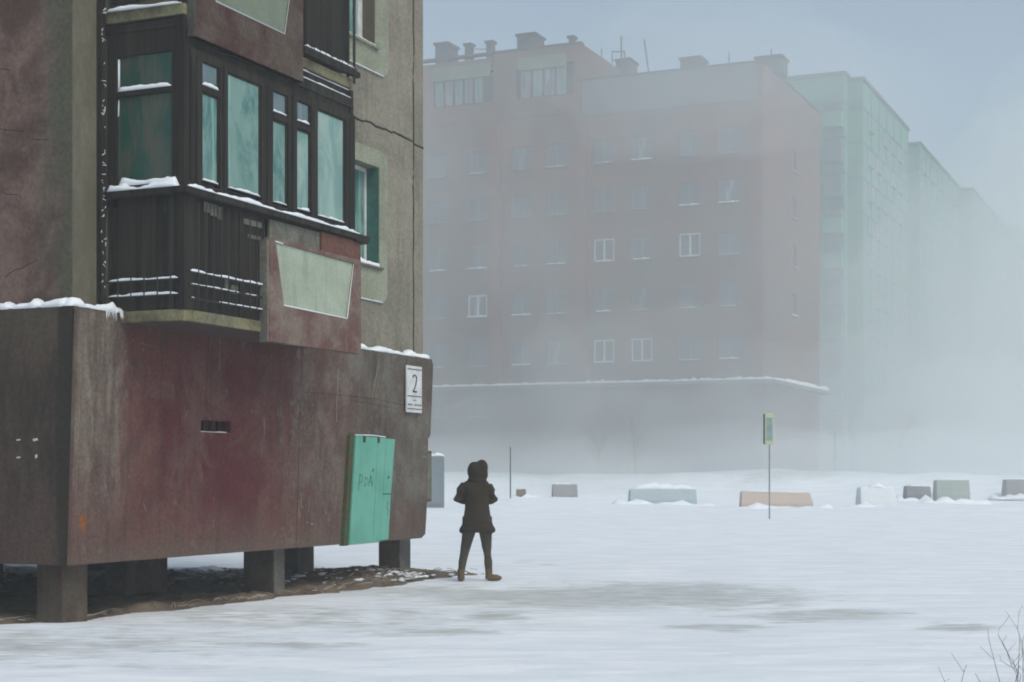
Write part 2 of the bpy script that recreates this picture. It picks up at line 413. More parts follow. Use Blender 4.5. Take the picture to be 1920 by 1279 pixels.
def wall_with_holes(mb, a0, a1, z0, z1, holes, depth, P, grid=None):
    """front skin with real openings and their reveals. P(a, d, z) -> local point (d = inwards)"""
    xs = sorted({a0, a1, *[h[0] for h in holes], *[h[1] for h in holes]}); zs = sorted({z0, z1, *[h[2] for h in holes], *[h[3] for h in holes]})
    for i in range(len(xs) - 1):
        for j in range(len(zs) - 1):
            cx, cz = (xs[i] + xs[i + 1]) / 2, (zs[j] + zs[j + 1]) / 2
            if any(h[0] < cx < h[1] and h[2] < cz < h[3] for h in holes): continue
            mb.quad(P(xs[i], 0, zs[j]), P(xs[i + 1], 0, zs[j]), P(xs[i + 1], 0, zs[j + 1]), P(xs[i], 0, zs[j + 1]))
    for h in holes:
        c = [(h[0], h[2]), (h[1], h[2]), (h[1], h[3]), (h[0], h[3])]
        for k in range(4):
            a, b = c[k], c[(k + 1) % 4]
            mb.quad(P(a[0], 0, a[1]), P(b[0], 0, b[1]), P(b[0], depth, b[1]), P(a[0], depth, a[1]))

# ------------------------------------------------------------------ terrain
def sm(a, b, t):
    t = min(1, max(0, (t - a) / (b - a))); return t * t * (3 - 2 * t)
def fbm(x, y, z=0): return noise.fractal(Vector((x, y, z)), 1.0, 2.0, 5)
def hz(x, y):
    s = x * UX + y * UY
    z = .30 * sm(28, 70, y) + .25 * sm(70, 84, y)
    right = sm(42, 16, x - (y - 85) * .1)
    b = sm(77, 85, s) * (1.15 + .35 * fbm(x * .09, 3.3, 1)) * (.35 + .65 * right)
    b -= .45 * sm(86, 90, s) * right
    z += b
    z += .035 * fbm(x * .22, y * .5, 2) * sm(8, 16, y)
    if y > 40: z += .14 * fbm(x * .15, y * .3, 7) * sm(40, 70, y)
    z += .012 * fbm(x * .9, y * 1.6, 9)
    return z
def lines(a, b, da, lo, hi, g=1.12):
    out = []; x = a
    while x < b: out.append(x); x += da
    st = da; y = b
    while y < hi: out.append(y); st *= g; y += st
    out.append(hi); st = da; y = a
    while y > lo:
        st *= g; y -= st; out.append(max(y, lo))
    return sorted(set(out))
xs = lines(-9, 9, .12, -330, 330, 1.07); ys = lines(10, 32, .12, -60, 560, 1.03)
blobs = [(1.9, 20.4, 2.0, 2.3, .85), (.5, 19.9, 2.2, 2.4, .75), (2.9, 19.6, 1.0, 1.8, .6), (2.1, 15.95, .6, .45, .8), (3.5, 17.4, .95, .6, .75), (2.7, 17.5, .6, .4, .6),
         (4.45, 15.65, .42, .55, .85), (-.2, 17.2, .5, .7, .75), (-.75, 15.4, .9, .45, .7), (-1.85, 14.2, .8, .35, .7), (-2.4, 17.0, 3.2, 2.2, .50), (-4.5, 14.4, 3.2, 1.8, .56),
         (-.8, 20.8, 2.4, 1.8, .6), (-3.0, 12.6, 1.6, .3, .4), (-4.0, 12.9, 1.2, .3, .4), (-1.0, 27, .5, 1.5, .25), (.4, 27.5, .35, 1.6, .45)]
verts = []; bare = []
for y in ys:
    for x in xs:
        verts.append((x, y, hz(x, y)))
        v = 0
        if 9 < y < 32 and abs(x) < 9:
            wx = x + .35 * fbm(x * .8, y * .8, 4); wy = y + .5 * fbm(x * .6, y * .8, 8)
            for cx, cy, rx, ry, a in blobs:
                q = ((wx - cx) / rx) ** 2 + ((wy - cy) / ry) ** 2
                if q < 4: v = max(v, a * exp(-q * .8))
        elif y > 60:
            s = x * UX + y * UY
            v = .5 * sm(.1, .4, fbm(x * .12, y * .35, 12)) * sm(78, 82, s)
        bare.append(v)
nx = len(xs)
faces = [(j * nx + i, j * nx + i + 1, (j + 1) * nx + i + 1, (j + 1) * nx + i) for j in range(len(ys) - 1) for i in range(nx - 1)]
me = bpy.data.meshes.new('snow_ground'); me.from_pydata(verts, [], faces)
me.attributes.new('bare', 'FLOAT', 'POINT').data.foreach_set('value', bare)
me.polygons.foreach_set('use_smooth', [True] * len(me.polygons)); me.materials.append(M['ground'])
g = bpy.data.objects.new('ground', me); C.objects.link(g)
tag(g, 'wind packed snow covering the open ground', kind='structure')

# frozen soil beneath the raised house (building coordinates u, y=-o)
def loc2w(u, y): return (AX + u * UX - y * UY, AY + u * UY + y * UX)
def edge_front(u):         # local y of the front edge
    e = .55 - .62 * sm(-1, 3.5, u) - .18 * sm(5.5, 7.5, u)
    return e + .16 * fbm(u * 1.6, 1.1, 0) + .05 * fbm(u * 7, 2.1, 0)
sv = []; sd = []; n_u, n_y = 300, 170
for j in range(n_y):
    for i in range(n_u):
        u = -4.5 + 14.5 * i / (n_u - 1)
        y = -1.0 + 11.0 * (j / (n_y - 1)) ** 1.25
        wx, wy = loc2w(u, y)
        inn = min(sm(-.10, .14, y - edge_front(u)), sm(10.2, 8.6, y + .5 * fbm(u, y, 3)), sm(9.75, 8.35, u + .55 * fbm(u * 1.1, y * 1.1, 5) - (.55 if y < .8 else 0)))
        mound = .15 * exp(-((u - 6.9) / 1.3) ** 2 - ((y - .8) / .9) ** 2) + .06 * fbm(u * 1.3, y * 1.3, 6) + .035 * fbm(u * 5, y * 5, 2)
        z = hz(wx, wy) - .08 + (inn * (.115 + max(-.02, mound)))
        sv.append((wx, wy, z))
        dr = .18 + .30 * sm(4.5, 7.5, u) * sm(0, 1.6, y) + .26 * sm(3.0, 6.0, y) + .22 * exp(-((u - 7.6) / .9) ** 2 - ((y - .3) / .5) ** 2) + .2 * (1 - inn) 
        if y < 1.5 and u < 4.5: dr -= .2
        sd.append(dr)
fs = [(j * n_u + i, j * n_u + i + 1, (j + 1) * n_u + i + 1, (j + 1) * n_u + i) for j in range(n_y - 1) for i in range(n_u - 1)]
me = bpy.data.meshes.new('soil'); me.from_pydata(sv, [], fs)
me.attributes.new('drift', 'FLOAT', 'POINT').data.foreach_set('value', sd)
me.polygons.foreach_set('use_smooth', [True] * len(me.polygons)); me.materials.append(M['soil'])
soil = bpy.data.objects.new('bare_soil', me); C.objects.link(soil)
tag(soil, 'bare frozen soil under the raised house', kind='structure')

# ------------------------------------------------------------------ the near house
HB = empty('apartment_house', (AX, AY, 0), ROT)
tag(HB, 'weathered maroon and grey block raised on pillars, with glazed wooden balcony, at left', 'apartment building')
DEP = 10.0
def plx(z): return .0 + (.105 if 0 else 0)
# battered plinth: the foot stands further in than the head
ZB, ZT = .605, 3.20
def batter(z): return -(.09 * (z - ZB) / (ZT - ZB))       # local y of the facade skin
def batu(z): return -(.02 * (z - ZB) / (ZT - ZB))
def grid_wall(mb, P, a0, a1, b0, b1, na, nb, hole=None, depth=.1):
    A_ = sorted({a0 + (a1 - a0) * i / na for i in range(na + 1)} | ({hole[0], hole[1]} if hole else set()))
    B_ = sorted({b0 + (b1 - b0) * i / nb for i in range(nb + 1)} | ({hole[2], hole[3]} if hole else set()))
    for i in range(len(A_) - 1):
        for j in range(len(B_) - 1):
            ca, cb = (A_[i] + A_[i + 1]) / 2, (B_[j] + B_[j + 1]) / 2
            if hole and hole[0] < ca < hole[1] and hole[2] < cb < hole[3]: continue
            mb.quad(P(A_[i], 0, B_[j]), P(A_[i + 1], 0, B_[j]), P(A_[i + 1], 0, B_[j + 1]), P(A_[i], 0, B_[j + 1]))
    if hole:
        c = [(hole[0], hole[2]), (hole[1], hole[2]), (hole[1], hole[3]), (hole[0], hole[3])]
        for k in range(4):
            a, b = c[k], c[(k + 1) % 4]
            mb.quad(P(a[0], 0, a[1]), P(b[0], 0, b[1]), P(b[0], depth, b[1]), P(a[0], depth, a[1]))
        mb.quad(*[P(a, depth, b) for a, b in c])
SEAM = 4.34
def chipx(z):  # outline of the far vertical edge of the plinth
    pts = [(.605, 7.78), (.66, 7.90), (.9, 7.92), (1.3, 7.93), (2.04, 7.90), (2.10, 7.97), (3.12, 7.99), (3.2, 7.93)]
    for (za, ua), (zb, ub) in zip(pts, pts[1:]):
        if z <= zb: return ua + (ub - ua) * (z - za) / (zb - za)
    return 7.93
vent = (2.22, 2.82, 2.0, 2.135)
mb = MB()
P = lambda a, d, z: (a, batter(z) + d, z)
grid_wall(mb, P, batu(2), SEAM - .008, ZB, ZT, 8, 8, vent, .14)
mb.quad(P(batu(2), 0, ZT), P(SEAM - .008, 0, ZT), (SEAM - .008, .3, ZT), (batu(2), .3, ZT))
mb.quad(P(batu(2), 0, ZB), P(SEAM - .008, 0, ZB), (SEAM - .008, .28, ZB), (batu(2), .28, ZB))
mb.quad(P(SEAM - .008, 0, ZB), P(SEAM - .008, 0, ZT), (SEAM - .008, .28, ZT), (SEAM - .008, .28, ZB))
o = mb.build('plinth_panel', M['plinth'], HB)
mb = MB()
zsv = [.605, .66, .9, 1.3, 2.04, 2.10, 2.6, 3.12, 3.2]
for za, zb in zip(zsv, zsv[1:]):
    mb.quad(P(SEAM + .008, 0, za), P(chipx(za), 0, za), P(chipx(zb), 0, zb), P(SEAM + .008, 0, zb))
    mb.quad(P(chipx(za), 0, za), (chipx(za), DEP, za), (chipx(zb), DEP, zb), P(chipx(zb), 0, zb))
mb.quad(P(SEAM + .008, 0, ZT), P(7.93, 0, ZT), (7.93, .3, ZT), (SEAM + .008, .3, ZT))
mb.quad(P(SEAM + .008, 0, ZB), P(7.8, 0, ZB), (7.8, .28, ZB), (SEAM + .008, .28, ZB))
mb.quad(P(SEAM + .008, 0, ZB), P(SEAM + .008, 0, ZT), (SEAM + .008, .28, ZT), (SEAM + .008, .28, ZB))
mb.build('plinth_panel', M['plinth'], HB)
mb = MB(); mb.box(SEAM - .03, SEAM + .03, .06, .1, ZB, ZT); mb.build('plinth_joint', M['seam'], HB)
# gable part of the plinth, with its dark corner strip
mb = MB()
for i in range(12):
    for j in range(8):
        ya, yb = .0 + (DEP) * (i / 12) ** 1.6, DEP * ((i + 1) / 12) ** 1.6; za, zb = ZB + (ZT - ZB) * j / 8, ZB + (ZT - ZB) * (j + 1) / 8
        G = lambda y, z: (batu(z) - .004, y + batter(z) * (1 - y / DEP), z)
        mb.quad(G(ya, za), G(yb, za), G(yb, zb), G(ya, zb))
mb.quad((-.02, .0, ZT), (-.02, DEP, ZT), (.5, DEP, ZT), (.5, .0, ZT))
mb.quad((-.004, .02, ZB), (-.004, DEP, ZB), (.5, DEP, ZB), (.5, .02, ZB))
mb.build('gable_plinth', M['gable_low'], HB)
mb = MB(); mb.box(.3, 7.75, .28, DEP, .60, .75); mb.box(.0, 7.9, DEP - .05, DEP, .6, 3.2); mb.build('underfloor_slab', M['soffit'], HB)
# four pale chips on the gable plinth
mb = MB()
for (py, z, w, h) in ((.60, 1.868, .05, .008), (.385, 1.868, .06, .016), (.60, 1.69, .045, .010), (.375, 1.70, .022, .022)):
    mb.prism([(py - w * .5, z - h * .3), (py + w * .4, z - h), (py + w * .6, z + h * .4), (py - w * .3, z + h)], 0, .008)
mb.v = [(-.027 + y - .0, x, z) for x, y, z in mb.v]
mb.build('paint_chip', M['white'], HB)
# vent grille
mb = MB(); mb.box(2.24, 2.8, .10, .11, 2.0, 2.13); 
for k in range(3): mb.box(2.36 + k * .15, 2.375 + k * .15, .02, .05, 2.0, 2.13)
mb.build('vent_grille', M['seam'], HB)
mb = MB(); mb.snowstrip((2.23, .0, 2.003), (2.81, .0, 2.003), .07, .012, 3); mb.build('vent_snow', M['snow'], HB, True)
# pillars
def pillar(u0, u1, y0, y1, mt='pillar', z1=.62):
    mb = MB(); mb.box(u0, u1, y0, y1, -.5, z1); mb.build('pillar', M[mt], HB, bevel=.015)
pillar(.29, .69, .30, .64); pillar(4.28, 4.51, .30, .74); pillar(7.66, 7.97, .30, .64)
pillar(3.3, 4.16, 1.8, 2.12); pillar(7.34, 7.8, 1.8, 2.4); pillar(.3, .7, 3.4, 4.0); pillar(.3, .7, 6.6, 7.2)
pillar(3.9, 4.3, 4.6, 5.2); pillar(7.4, 7.8, 5.2, 5.8)
# lit front faces of two pillars, the light put into a paler colour
mb = MB(); mb.box(4.275, 4.515, .278, .298, -.4, .60); mb.build('pillar_lit_face', M['pillar_lit'], HB)
mb = MB(); mb.box(7.657, 7.973, .278, .298, -.4, .60); mb.build('pillar_lit_face', M['pillar_lit'], HB)
# facade wall above the plinth
WY = .12; TOP = 15.6
wins = [(5.25, 6.68, 4.39, 5.77), (5.25, 6.56, 7.42, 8.85), (5.25, 6.6, 10.5, 11.9), (1.4, 3.6, 10.5, 11.9)]
mb = MB(); wall_with_holes(mb, .22, 8.07, ZT, TOP, wins, .22, lambda a, d, z: (a, WY + d, z))
mb.quad((8.07, WY, ZT), (8.07, DEP, ZT), (8.07, DEP, TOP), (8.07, WY, TOP)); mb.quad((.22, DEP, ZT), (8.07, DEP, ZT), (8.07, DEP, TOP), (.22, DEP, TOP))
mb.quad((.22, WY, TOP), (8.07, WY, TOP), (8.07, DEP, TOP), (.22, DEP, TOP))
mb.build('facade_wall', M['wall'], HB)
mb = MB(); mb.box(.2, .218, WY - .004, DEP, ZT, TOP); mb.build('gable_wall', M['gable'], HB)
# joints between the wall slabs: raised crumbling mortar and a groove
mb = MB()
def ragged(mb, p, q, r, n, amp):
    pts = []; rr = []
    for k in range(n + 1):
        t = k / n; c = Vector(p).lerp(Vector(q), t); w = fbm(t * n * .35, r * 50, 3)
        pts.append(c + Vector((0, 0, amp * w)) if abs(q[2] - p[2]) < .5 else c + Vector((amp * w, 0, 0))); rr.append(r * (1 + 1.1 * abs(fbm(t * n * .9, 4, 4))))
    mb.tube(pts, rr, 6)
for z in (6.33, 9.45, 12.55): ragged(mb, (4.0, WY, z), (7.76, WY, z + .02), .013, 50, .03); ragged(mb, (7.76, WY, z - .02), (8.07, WY, z - .03), .012, 8, .01)
ragged(mb, (7.76, WY + .004, ZT), (7.76, WY + .004, TOP), .015, 90, .02)
mb.build('wall_joint', M['crackline'], HB, True)
mb = MB()
for k in range(5): # cracks on the gable wall
    z0 = (5.05, 3.72, 4.93, 4.4, 5.7)[k]; y0 = (.72, .55, .40, .8, .9)[k]
    pts = [(.199, y0 + t * .07, z0 + .03 * fbm(t * .9, k, 1) + .012 * t * (1 if k != 1 else -2)) for t in range(7 if k < 2 else 4)]
    mb.tube(pts, .0035, 4)
mb.build('crack', M['seam'], HB)
# the raised, round-cornered surrounds of the windows
def surround(u0, u1, z0, z1, hole, r=.16):
    me = bpy.data.meshes.new('window_surround'); bm = bmesh.new(); outer = []
    for cx, cz, a0 in ((u1 - r, z1 - r, 0), (u0 + r, z1 - r, 90), (u0 + r, z0 + r, 180), (u1 - r, z0 + r, 270)):
        for k in range(7):
            a = radians(a0 + 15 * k); outer.append((cx + r * cos(a), cz + r * sin(a)))
    fy = WY - .028
    def loop(pts, y): 
        vs = [bm.verts.new((x, y, z)) for x, z in pts]; es = [bm.edges.new((vs[k], vs[(k + 1) % len(vs)])) for k in range(len(vs))]; return vs, es
    ov, oe = loop(outer, fy)
    hp = [(hole[0], hole[2]), (hole[1], hole[2]), (hole[1], hole[3]), (hole[0], hole[3])]
    hv, he = loop(hp, fy)
    bmesh.ops.triangle_fill(bm, edges=oe + he, use_beauty=True)
    big = [(u0 - .012 if x < (u0 + u1) / 2 else x + .012, z) for x, z in outer]
    cx, cz = (u0 + u1) / 2, (z0 + z1) / 2
    bv = [bm.verts.new((x + (x - cx) * .018, WY + .004, z + (z - cz) * .018)) for x, z in outer]
    for k in range(len(ov)): bm.faces.new((ov[k], ov[(k + 1) % len(ov)], bv[(k + 1) % len(ov)], bv[k]))
    iv = [bm.verts.new((x, WY + .01, z)) for x, z in hp]
    for k in range(4): bm.faces.new((hv[k], hv[(k + 1) % 4], iv[(k + 1) % 4], iv[k]))
    bmesh.ops.recalc_face_normals(bm, faces=bm.faces); bm.to_mesh(me); bm.free()
    me.materials.append(M['trim']); o = bpy.data.objects.new('window_surround', me); C.objects.link(o); o.parent = HB
    mb = MB(); mb.snowstrip((u0 + .25, WY - .022, z0 + .006), (u1 - .10, WY - .022, z0 + .006), .022, .016, u1)
    mb.v = [(x, y, z - .012) for x, y, z in mb.v]; mb.build('snow_line', M['snow'], HB, True)
surround(5.0, 6.92, 3.92, 6.0, wins[0]); surround(5.0, 6.95, 7.07, 9.2, wins[1]); surround(5.0, 6.93, 10.2, 12.3, wins[2])
def near_window(h, jamb, fw):
    u0, u1, z0, z1 = h; w = MB(); y = WY + .17
    for a in ((u0, u1, z0, z0 + fw), (u0, u1, z1 - fw, z1), (u0, u0 + fw, z0 + fw, z1 - fw), (u1 - fw, u1, z0 + fw, z1 - fw), ((u0 + u1) / 2 - fw / 2, (u0 + u1) / 2 + fw / 2, z0 + fw, z1 - fw)):
        w.box(a[0], a[1], y, y + .05, a[2], a[3])
    f = w.build('window', M['white'], HB, bevel=.004)
    p = MB(); p.box(u0, u1, y + .02, y + .03, z0, z1); p.build('pane', M['glass_mid'], f)
    j = MB(); j.box(u1 - .006, u1 - .001, WY - .02, y, z0, z1); j.build('reveal', M[jamb], f)
    s = MB(); s.box(u0 - .05, u1 + .06, WY - .07, y, z0 - .035, z0 - .001); s.build('sill', M['brown_jamb'] if jamb == 'teal_jamb' else M['trim'], f)
    n_ = MB(); n_.snowstrip((u0, WY - .03, z0), (u1 - .02, WY - .03, z0), .10, .07 if jamb == 'teal_jamb' else .02, 2); n_.build('sill_snow', M['snow'], f, True)
near_window(wins[0], 'teal_jamb', .05); near_window(wins[1], 'brown_jamb', .12); near_window(wins[2], 'teal_jamb', .06); near_window(wins[3], 'teal_jamb', .06)
# snow on the plinth ledge
mb = MB(); mb.snowstrip((4.4, .0, ZT), (7.92, .0, ZT), .22, .085, 4); mb.build('ledge_snow', M['snow'], HB, True)
mb = MB(); mb.snowstrip((-.02, -.01, ZT), (.9, -.01, ZT), .20, .11, 8)
mb.snowstrip((.07, .02, ZT), (.07, 3.2, ZT), .24, .115, 6); mb.snowstrip((.12, -.05, ZT), (.86, -.06, ZT - .01), .08, .09, 13)
mb.build('ledge_snow', M['snow'], HB, True)
mb = MB()
for k in range(26):
    u = .45 + .42 * random.random(); L = random.uniform(.03, .13)
    mb.tube([(u, -.11, 3.21), (u + random.uniform(-.03, .04), -.125, 3.21 - L)], [.006, .001], 4)
mb.build('icicles', M['snow'], HB)
# hanging white drips and runs on the right of the plinth
mb = MB()
def run(mb, pts, r=.004):
    mb.tube([(a, batter(z) - .001, z) for a, z in pts], [r * random.uniform(.6, 1.2) for _ in pts], 4)
run(mb, [(6.35, 3.10), (6.27, 2.85), (6.18, 2.55)], .006)
run(mb, [(4.62, 1.25), (4.61, 1.05)]); run(mb, [(5.25, 2.9), (5.24, 2.5), (5.25, 2.2)], .005)
run(mb, [(4.68, .90), (4.72, .89)], .008); run(mb, [(4.58, .93), (4.60, .91)], .008)
run(mb, [(5.52, 1.05), (5.50, .86)], .008); run(mb, [(5.47, .78), (5.46, .66)], .007)
run(mb, [(7.72, 1.78), (7.86, 1.78)], .007); run(mb, [(7.45, 1.47), (7.52, 1.46)], .007); run(mb, [(7.76, 1.95), (7.80, 1.90), (7.86, 1.95)], .006)
mb.build('paint_run', M['trim'], HB)
mb = MB()
run(mb, [(4.4, 2.55), (5.1, 2.56), (6.3, 2.55), (7.1, 2.50)], .003); run(mb, [(5.6, 2.5), (6.9, 2.44)], .003)
mb.build('hairline_crack', M['seam'], HB)

# ---- service door
D = lambda a, z, off: (a - .10 - (a - 5.6) * .035, batter(z) - off, z)
def slabq(mb, pts, o0, o1):   # polygon on the leaning plinth face between two offsets
    n = len(pts); i = len(mb.v)
    mb.v += [D(a, z, o1) for a, z in pts] + [D(a, z, o0) for a, z in pts]
    mb.f.append(tuple(range(i, i + n))); mb.f.append(tuple(range(i + 2 * n - 1, i + n - 1, -1)))
    for k in range(n): mb.f.append((i + k, i + n + k, i + n + (k + 1) % n, i + (k + 1) % n))
mb = MB(); slabq(mb, [(5.54, .585), (6.78, .60), (6.88, 2.03), (5.63, 2.05)], -.02, .055)
door = mb.build('service_door', M['door_green'], HB, bevel=.006)
mb = MB(); slabq(mb, [(5.64, .60), (6.50, .605), (6.60, 2.02), (5.73, 2.035)], .057, .085); mb.build('door_leaf', M['door'], door, bevel=.004)
mb = MB(); slabq(mb, [(6.515, .62), (6.77, .63), (6.80, 1.25), (6.555, 1.25)], .057, .080); slabq(mb, [(6.56, 1.262), (6.80, 1.262), (6.872, 2.01), (6.612, 2.015)], .057, .082); mb.build('side_leaf', M['door'], door, bevel=.004)
mb = MB()
for pts in ([(6.36, 2.0), (6.33, 1.3), (6.30, .64)],): mb.tube([D(a, z, .087) for a, z in pts], .008, 5)
mb.build('weld_strip', M['door'], door)
mb = MB()
for a in (5.93, 6.34): slabq(mb, [(a, 1.95), (a + .045, 1.95), (a + .05, 2.03), (a, 2.035)], .086, .10)
mb.build('hinge', M['door_green'], door)
mb = MB()
def stroke(pts, r=.0028): mb.tube([D(a, z, .088) for a, z in pts], r, 4)
stroke([(5.83, 1.30), (5.85, 1.45), (5.87, 1.53)]); stroke([(5.86, 1.53), (5.94, 1.50), (5.93, 1.43), (5.86, 1.41)])
stroke([(6.0, 1.36), (6.02, 1.49)]); stroke([(6.02, 1.49), (6.09, 1.46), (6.10, 1.40), (6.0, 1.37)])
stroke([(6.12, 1.36), (6.17, 1.51), (6.22, 1.36)]); stroke([(6.14, 1.42), (6.20, 1.42)]); stroke([(6.22, 1.56), (6.25, 1.60)], .008)
stroke([(6.66, 1.16), (6.71, 1.12), (6.66, 1.07), (6.72, 1.03), (6.68, .97)]); stroke([(6.68, 1.47), (6.71, 1.50)], .009)
mb.build('graffiti', M['crackline'], door)
mb = MB(); mb.tube([D(5.73, 2.045, .07), D(6.2, 2.05, .075), D(6.6, 2.035, .07)], .007, 5); mb.tube([D(5.64, .595, .07), D(6.2, .60, .07), D(6.5, .60, .07)], .006, 5)
mb.build('door_snow', M['snow'], door)

# ---- balconies
O1 = -.877      # local y of the balcony front
def boards(mb, u0, u1, y, z0, z1, wd=.11, along='u', jz=.03, lean=0):
    a = u0
    while a < u1 - .01:
        b = min(u1, a + wd * random.uniform(.75, 1.2)); d = random.uniform(0, .014)
        if along == 'u': mb.box(a + .003, b - .002, y + d, y + .022 + d, z0 + random.uniform(-jz, jz), z1)
        else: mb.box(y + d, y + .022 + d, a + .003, b - .002, z0 + random.uniform(-jz * .3, jz * .3), z1)
        a = b
def balcony(zo, upper):
    B = None
    w = MB(); w.box(.733, 4.20, O1, WY, 3.09 + zo, 3.21 + zo); B = w.build('balcony', M['slab'], HB, bevel=.008)
    if upper: B['label'] = 'balcony above the glazed one, dark boards and maroon parapet'
    # soffit skin
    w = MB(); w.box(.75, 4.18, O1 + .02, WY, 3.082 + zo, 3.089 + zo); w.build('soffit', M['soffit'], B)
    # dark boarding
    w = MB()
    if not upper:
        boards(w, .76, 2.30, O1 + .03, 3.19, 4.42)
        boards(w, O1 + .05, WY - .06, .745, 3.22, 4.42, along='y')
    else:
        boards(w, 2.9, 4.2, O1 + .03, 3.25 + zo, 5.4 + zo); boards(w, O1 + .05, WY - .06, .745, 3.3 + zo, 4.6 + zo, along='y'); boards(w, .76, 1.2, O1 + .03, 3.25 + zo, 4.42 + zo)
        boards(w, WY - .9, WY - .05, 4.18, 3.3 + zo, 4.6 + zo, along='y')
    w.build('board_cladding', M['wood'], B)
    if upper:
        w = MB(); w.box(.733, 4.2, O1 + .06, WY, 5.5 + zo, 5.7 + zo); w.build('top_beam', M['wood'], B)
    # corner post
    w = MB(); w.box(.728, .82, O1 - .002, O1 + .08, 3.2 + zo, 6.2 if not upper else 5.5 + zo); w.build('corner_post', M['wood'], B, bevel=.006)
    # the far end of the balcony
    if not upper:
        w = MB(); w.box(4.17, 4.20, O1 + .03, WY, 3.2, 4.4); w.build('end_panel', M['wood'], B)
    # rails
    w = MB(); s = MB()
    if not upper:
        for z in (3.60, 3.47, 3.33):
            w.box(.80, 2.24, O1 - .022, O1 - .008, z - .008, z + .008); s.snowstrip((.82, O1 - .016, z + .008), (2.22, O1 - .016, z + .008), .022, .022 if z > 3.5 else .012, z * 7, gaps=.22 if z < 3.5 else .5)
        for k in range(10): w.tube([(.95 + k * .137, O1 - .03, 3.30), (.95 + k * .137, O1 - .03, 4.32)], .007, 6)
        for z in (3.36, 3.52):
            w.box(.71, .722, O1 + .05, WY - .02, z - .008, z + .008); s.snowstrip((.714, O1 + .06, z + .008), (.714, WY - .06, z + .008), .035, .034 if z < 3.4 else .026, z * 3)
        for k in range(5): w.tube([(.70, O1 + .14 + k * .165, 3.34), (.70, O1 + .14 + k * .165, 3.57)], .008, 6)
    else:
        w.box(3.05, 4.24, O1 - .05, O1 - .01, 3.30 + zo, 3.33 + zo); s.snowstrip((3.05, O1 - .03, 3.33 + zo), (4.2, O1 - .03, 3.33 + zo), .05, .03, 2)
        for k in range(9): w.tube([(3.1 + k * .13, O1 - .05, 3.30 + zo), (3.1 + k * .13, O1 - .05, 4.3 + zo)], .006, 6)
        w.tube([(4.20, O1 - .03, 3.15 + zo), (4.20, O1 - .03, 4.3 + zo)], .02, 6)
        s.snowstrip((.714, O1 + .02, 3.20 + zo), (.714, WY - .04, 3.21 + zo), .05, .035, 5)
    w.build('railing', M['metal'], B); s.build('railing_snow', M['snow'], B, True)
    # concrete parapet panel with its trapezoid inset
    if not upper:
        a0, a1, z0, z1 = 2.20, 4.27, 2.985, 4.13; tz = [(2.34, 4.10), (2.51, 3.41), (3.93, 3.39), (4.09, 4.07)]
    else:
        a0, a1, z0, z1 = .82, 2.92, 6.00, 7.15; tz = [(1.0, 7.12), (1.17, 6.45), (2.52, 6.45), (2.68, 7.10)]
    me = bpy.data.meshes.new('parapet_panel'); bm = bmesh.new(); F = O1 - .09; Rr = O1 - .07; Bk = O1 - .006
    out = [(a0, z0), (a1, z0), (a1, z1), (a0, z1 + .01)]
    tzc = [tz[1], tz[2], tz[3], tz[0]]
    ov = [bm.verts.new((x, F, z)) for x, z in out]; iv = [bm.verts.new((x, F, z)) for x, z in tzc]; ir = [bm.verts.new((x, Rr, z)) for x, z in tzc]; bk = [bm.verts.new((x, Bk, z)) for x, z in out]
    for k in range(4):
        l = (k + 1) % 4
        bm.faces.new((ov[k], ov[l], iv[l], iv[k])); bm.faces.new((iv[k], iv[l], ir[l], ir[k])); bm.faces.new((ov[k], bk[k], bk[l], ov[l]))
    bm.faces.new(bk); bmesh.ops.recalc_face_normals(bm, faces=bm.faces); bm.to_mesh(me); bm.free(); me.materials.append(M['slate'])
    o = bpy.data.objects.new('parapet_panel', me); C.objects.link(o); o.parent = B
    bv = o.modifiers.new('bevel', 'BEVEL'); bv.width = .008; bv.segments = 2
    w = MB(); w.prism([(x, z) for x, z in tzc], Rr - .001, Rr + .004); w.build('inset_panel', M['inset'], B)
    w = MB(); w.tube([(tzc[0][0], F + .004, tzc[0][1] + .004), (tzc[1][0], F + .004, tzc[1][1] + .004), (tzc[2][0], F + .006, tzc[2][1])], [.009, .007, .003], 5)
    w.tube([(tz[0][0] - .02, F + .004, tz[0][1] + .005), (tz[0][0] + .15, F + .004, tz[0][1] - .002)], .008, 5)
    w.build('inset_snow', M['snow'], B, True)
    # side edge strip
    w = MB(); w.box(a0 - .035, a0 - .004, F + .004, O1 + .02, z0 - .005, z1 - .02); w.build('edge_strip', M['greyboard'], B, bevel=.004)
    return B
Bal = balcony(0, False); BalU = balcony(3.13, True); balcony(6.25, True)
w = MB()
for a, b, z0, z1 in ((1.12, 1.22, 4.26, 4.36), (1.24, 1.35, 4.24, 4.36), (1.37, 1.45, 4.22, 4.35), (1.50, 1.56, 3.48, 3.63), (1.62, 1.74, 3.46, 3.55), (1.95, 2.2, 4.1, 4.14), (1.85, 2.22, 4.24, 4.30)):
    w.box(a, b, O1 + .018, O1 + .029, z0, z1)
for a, z0, z1 in ((.02, 4.2, 4.23), (-.0, 4.28, 4.36)): pass
w.build('wood_patch', M['greyboard'], Bal)
# patched boards under the sill
w = MB(); w.box(2.34, 3.42, O1 - .004, O1 + .024, 4.13, 4.36); w.build('patch_board', M['greyboard'], Bal)
w = MB(); w.box(3.44, 4.38, O1 - .02, O1 + .02, 4.13, 4.37); w.build('patch_board', M['rust'], Bal)
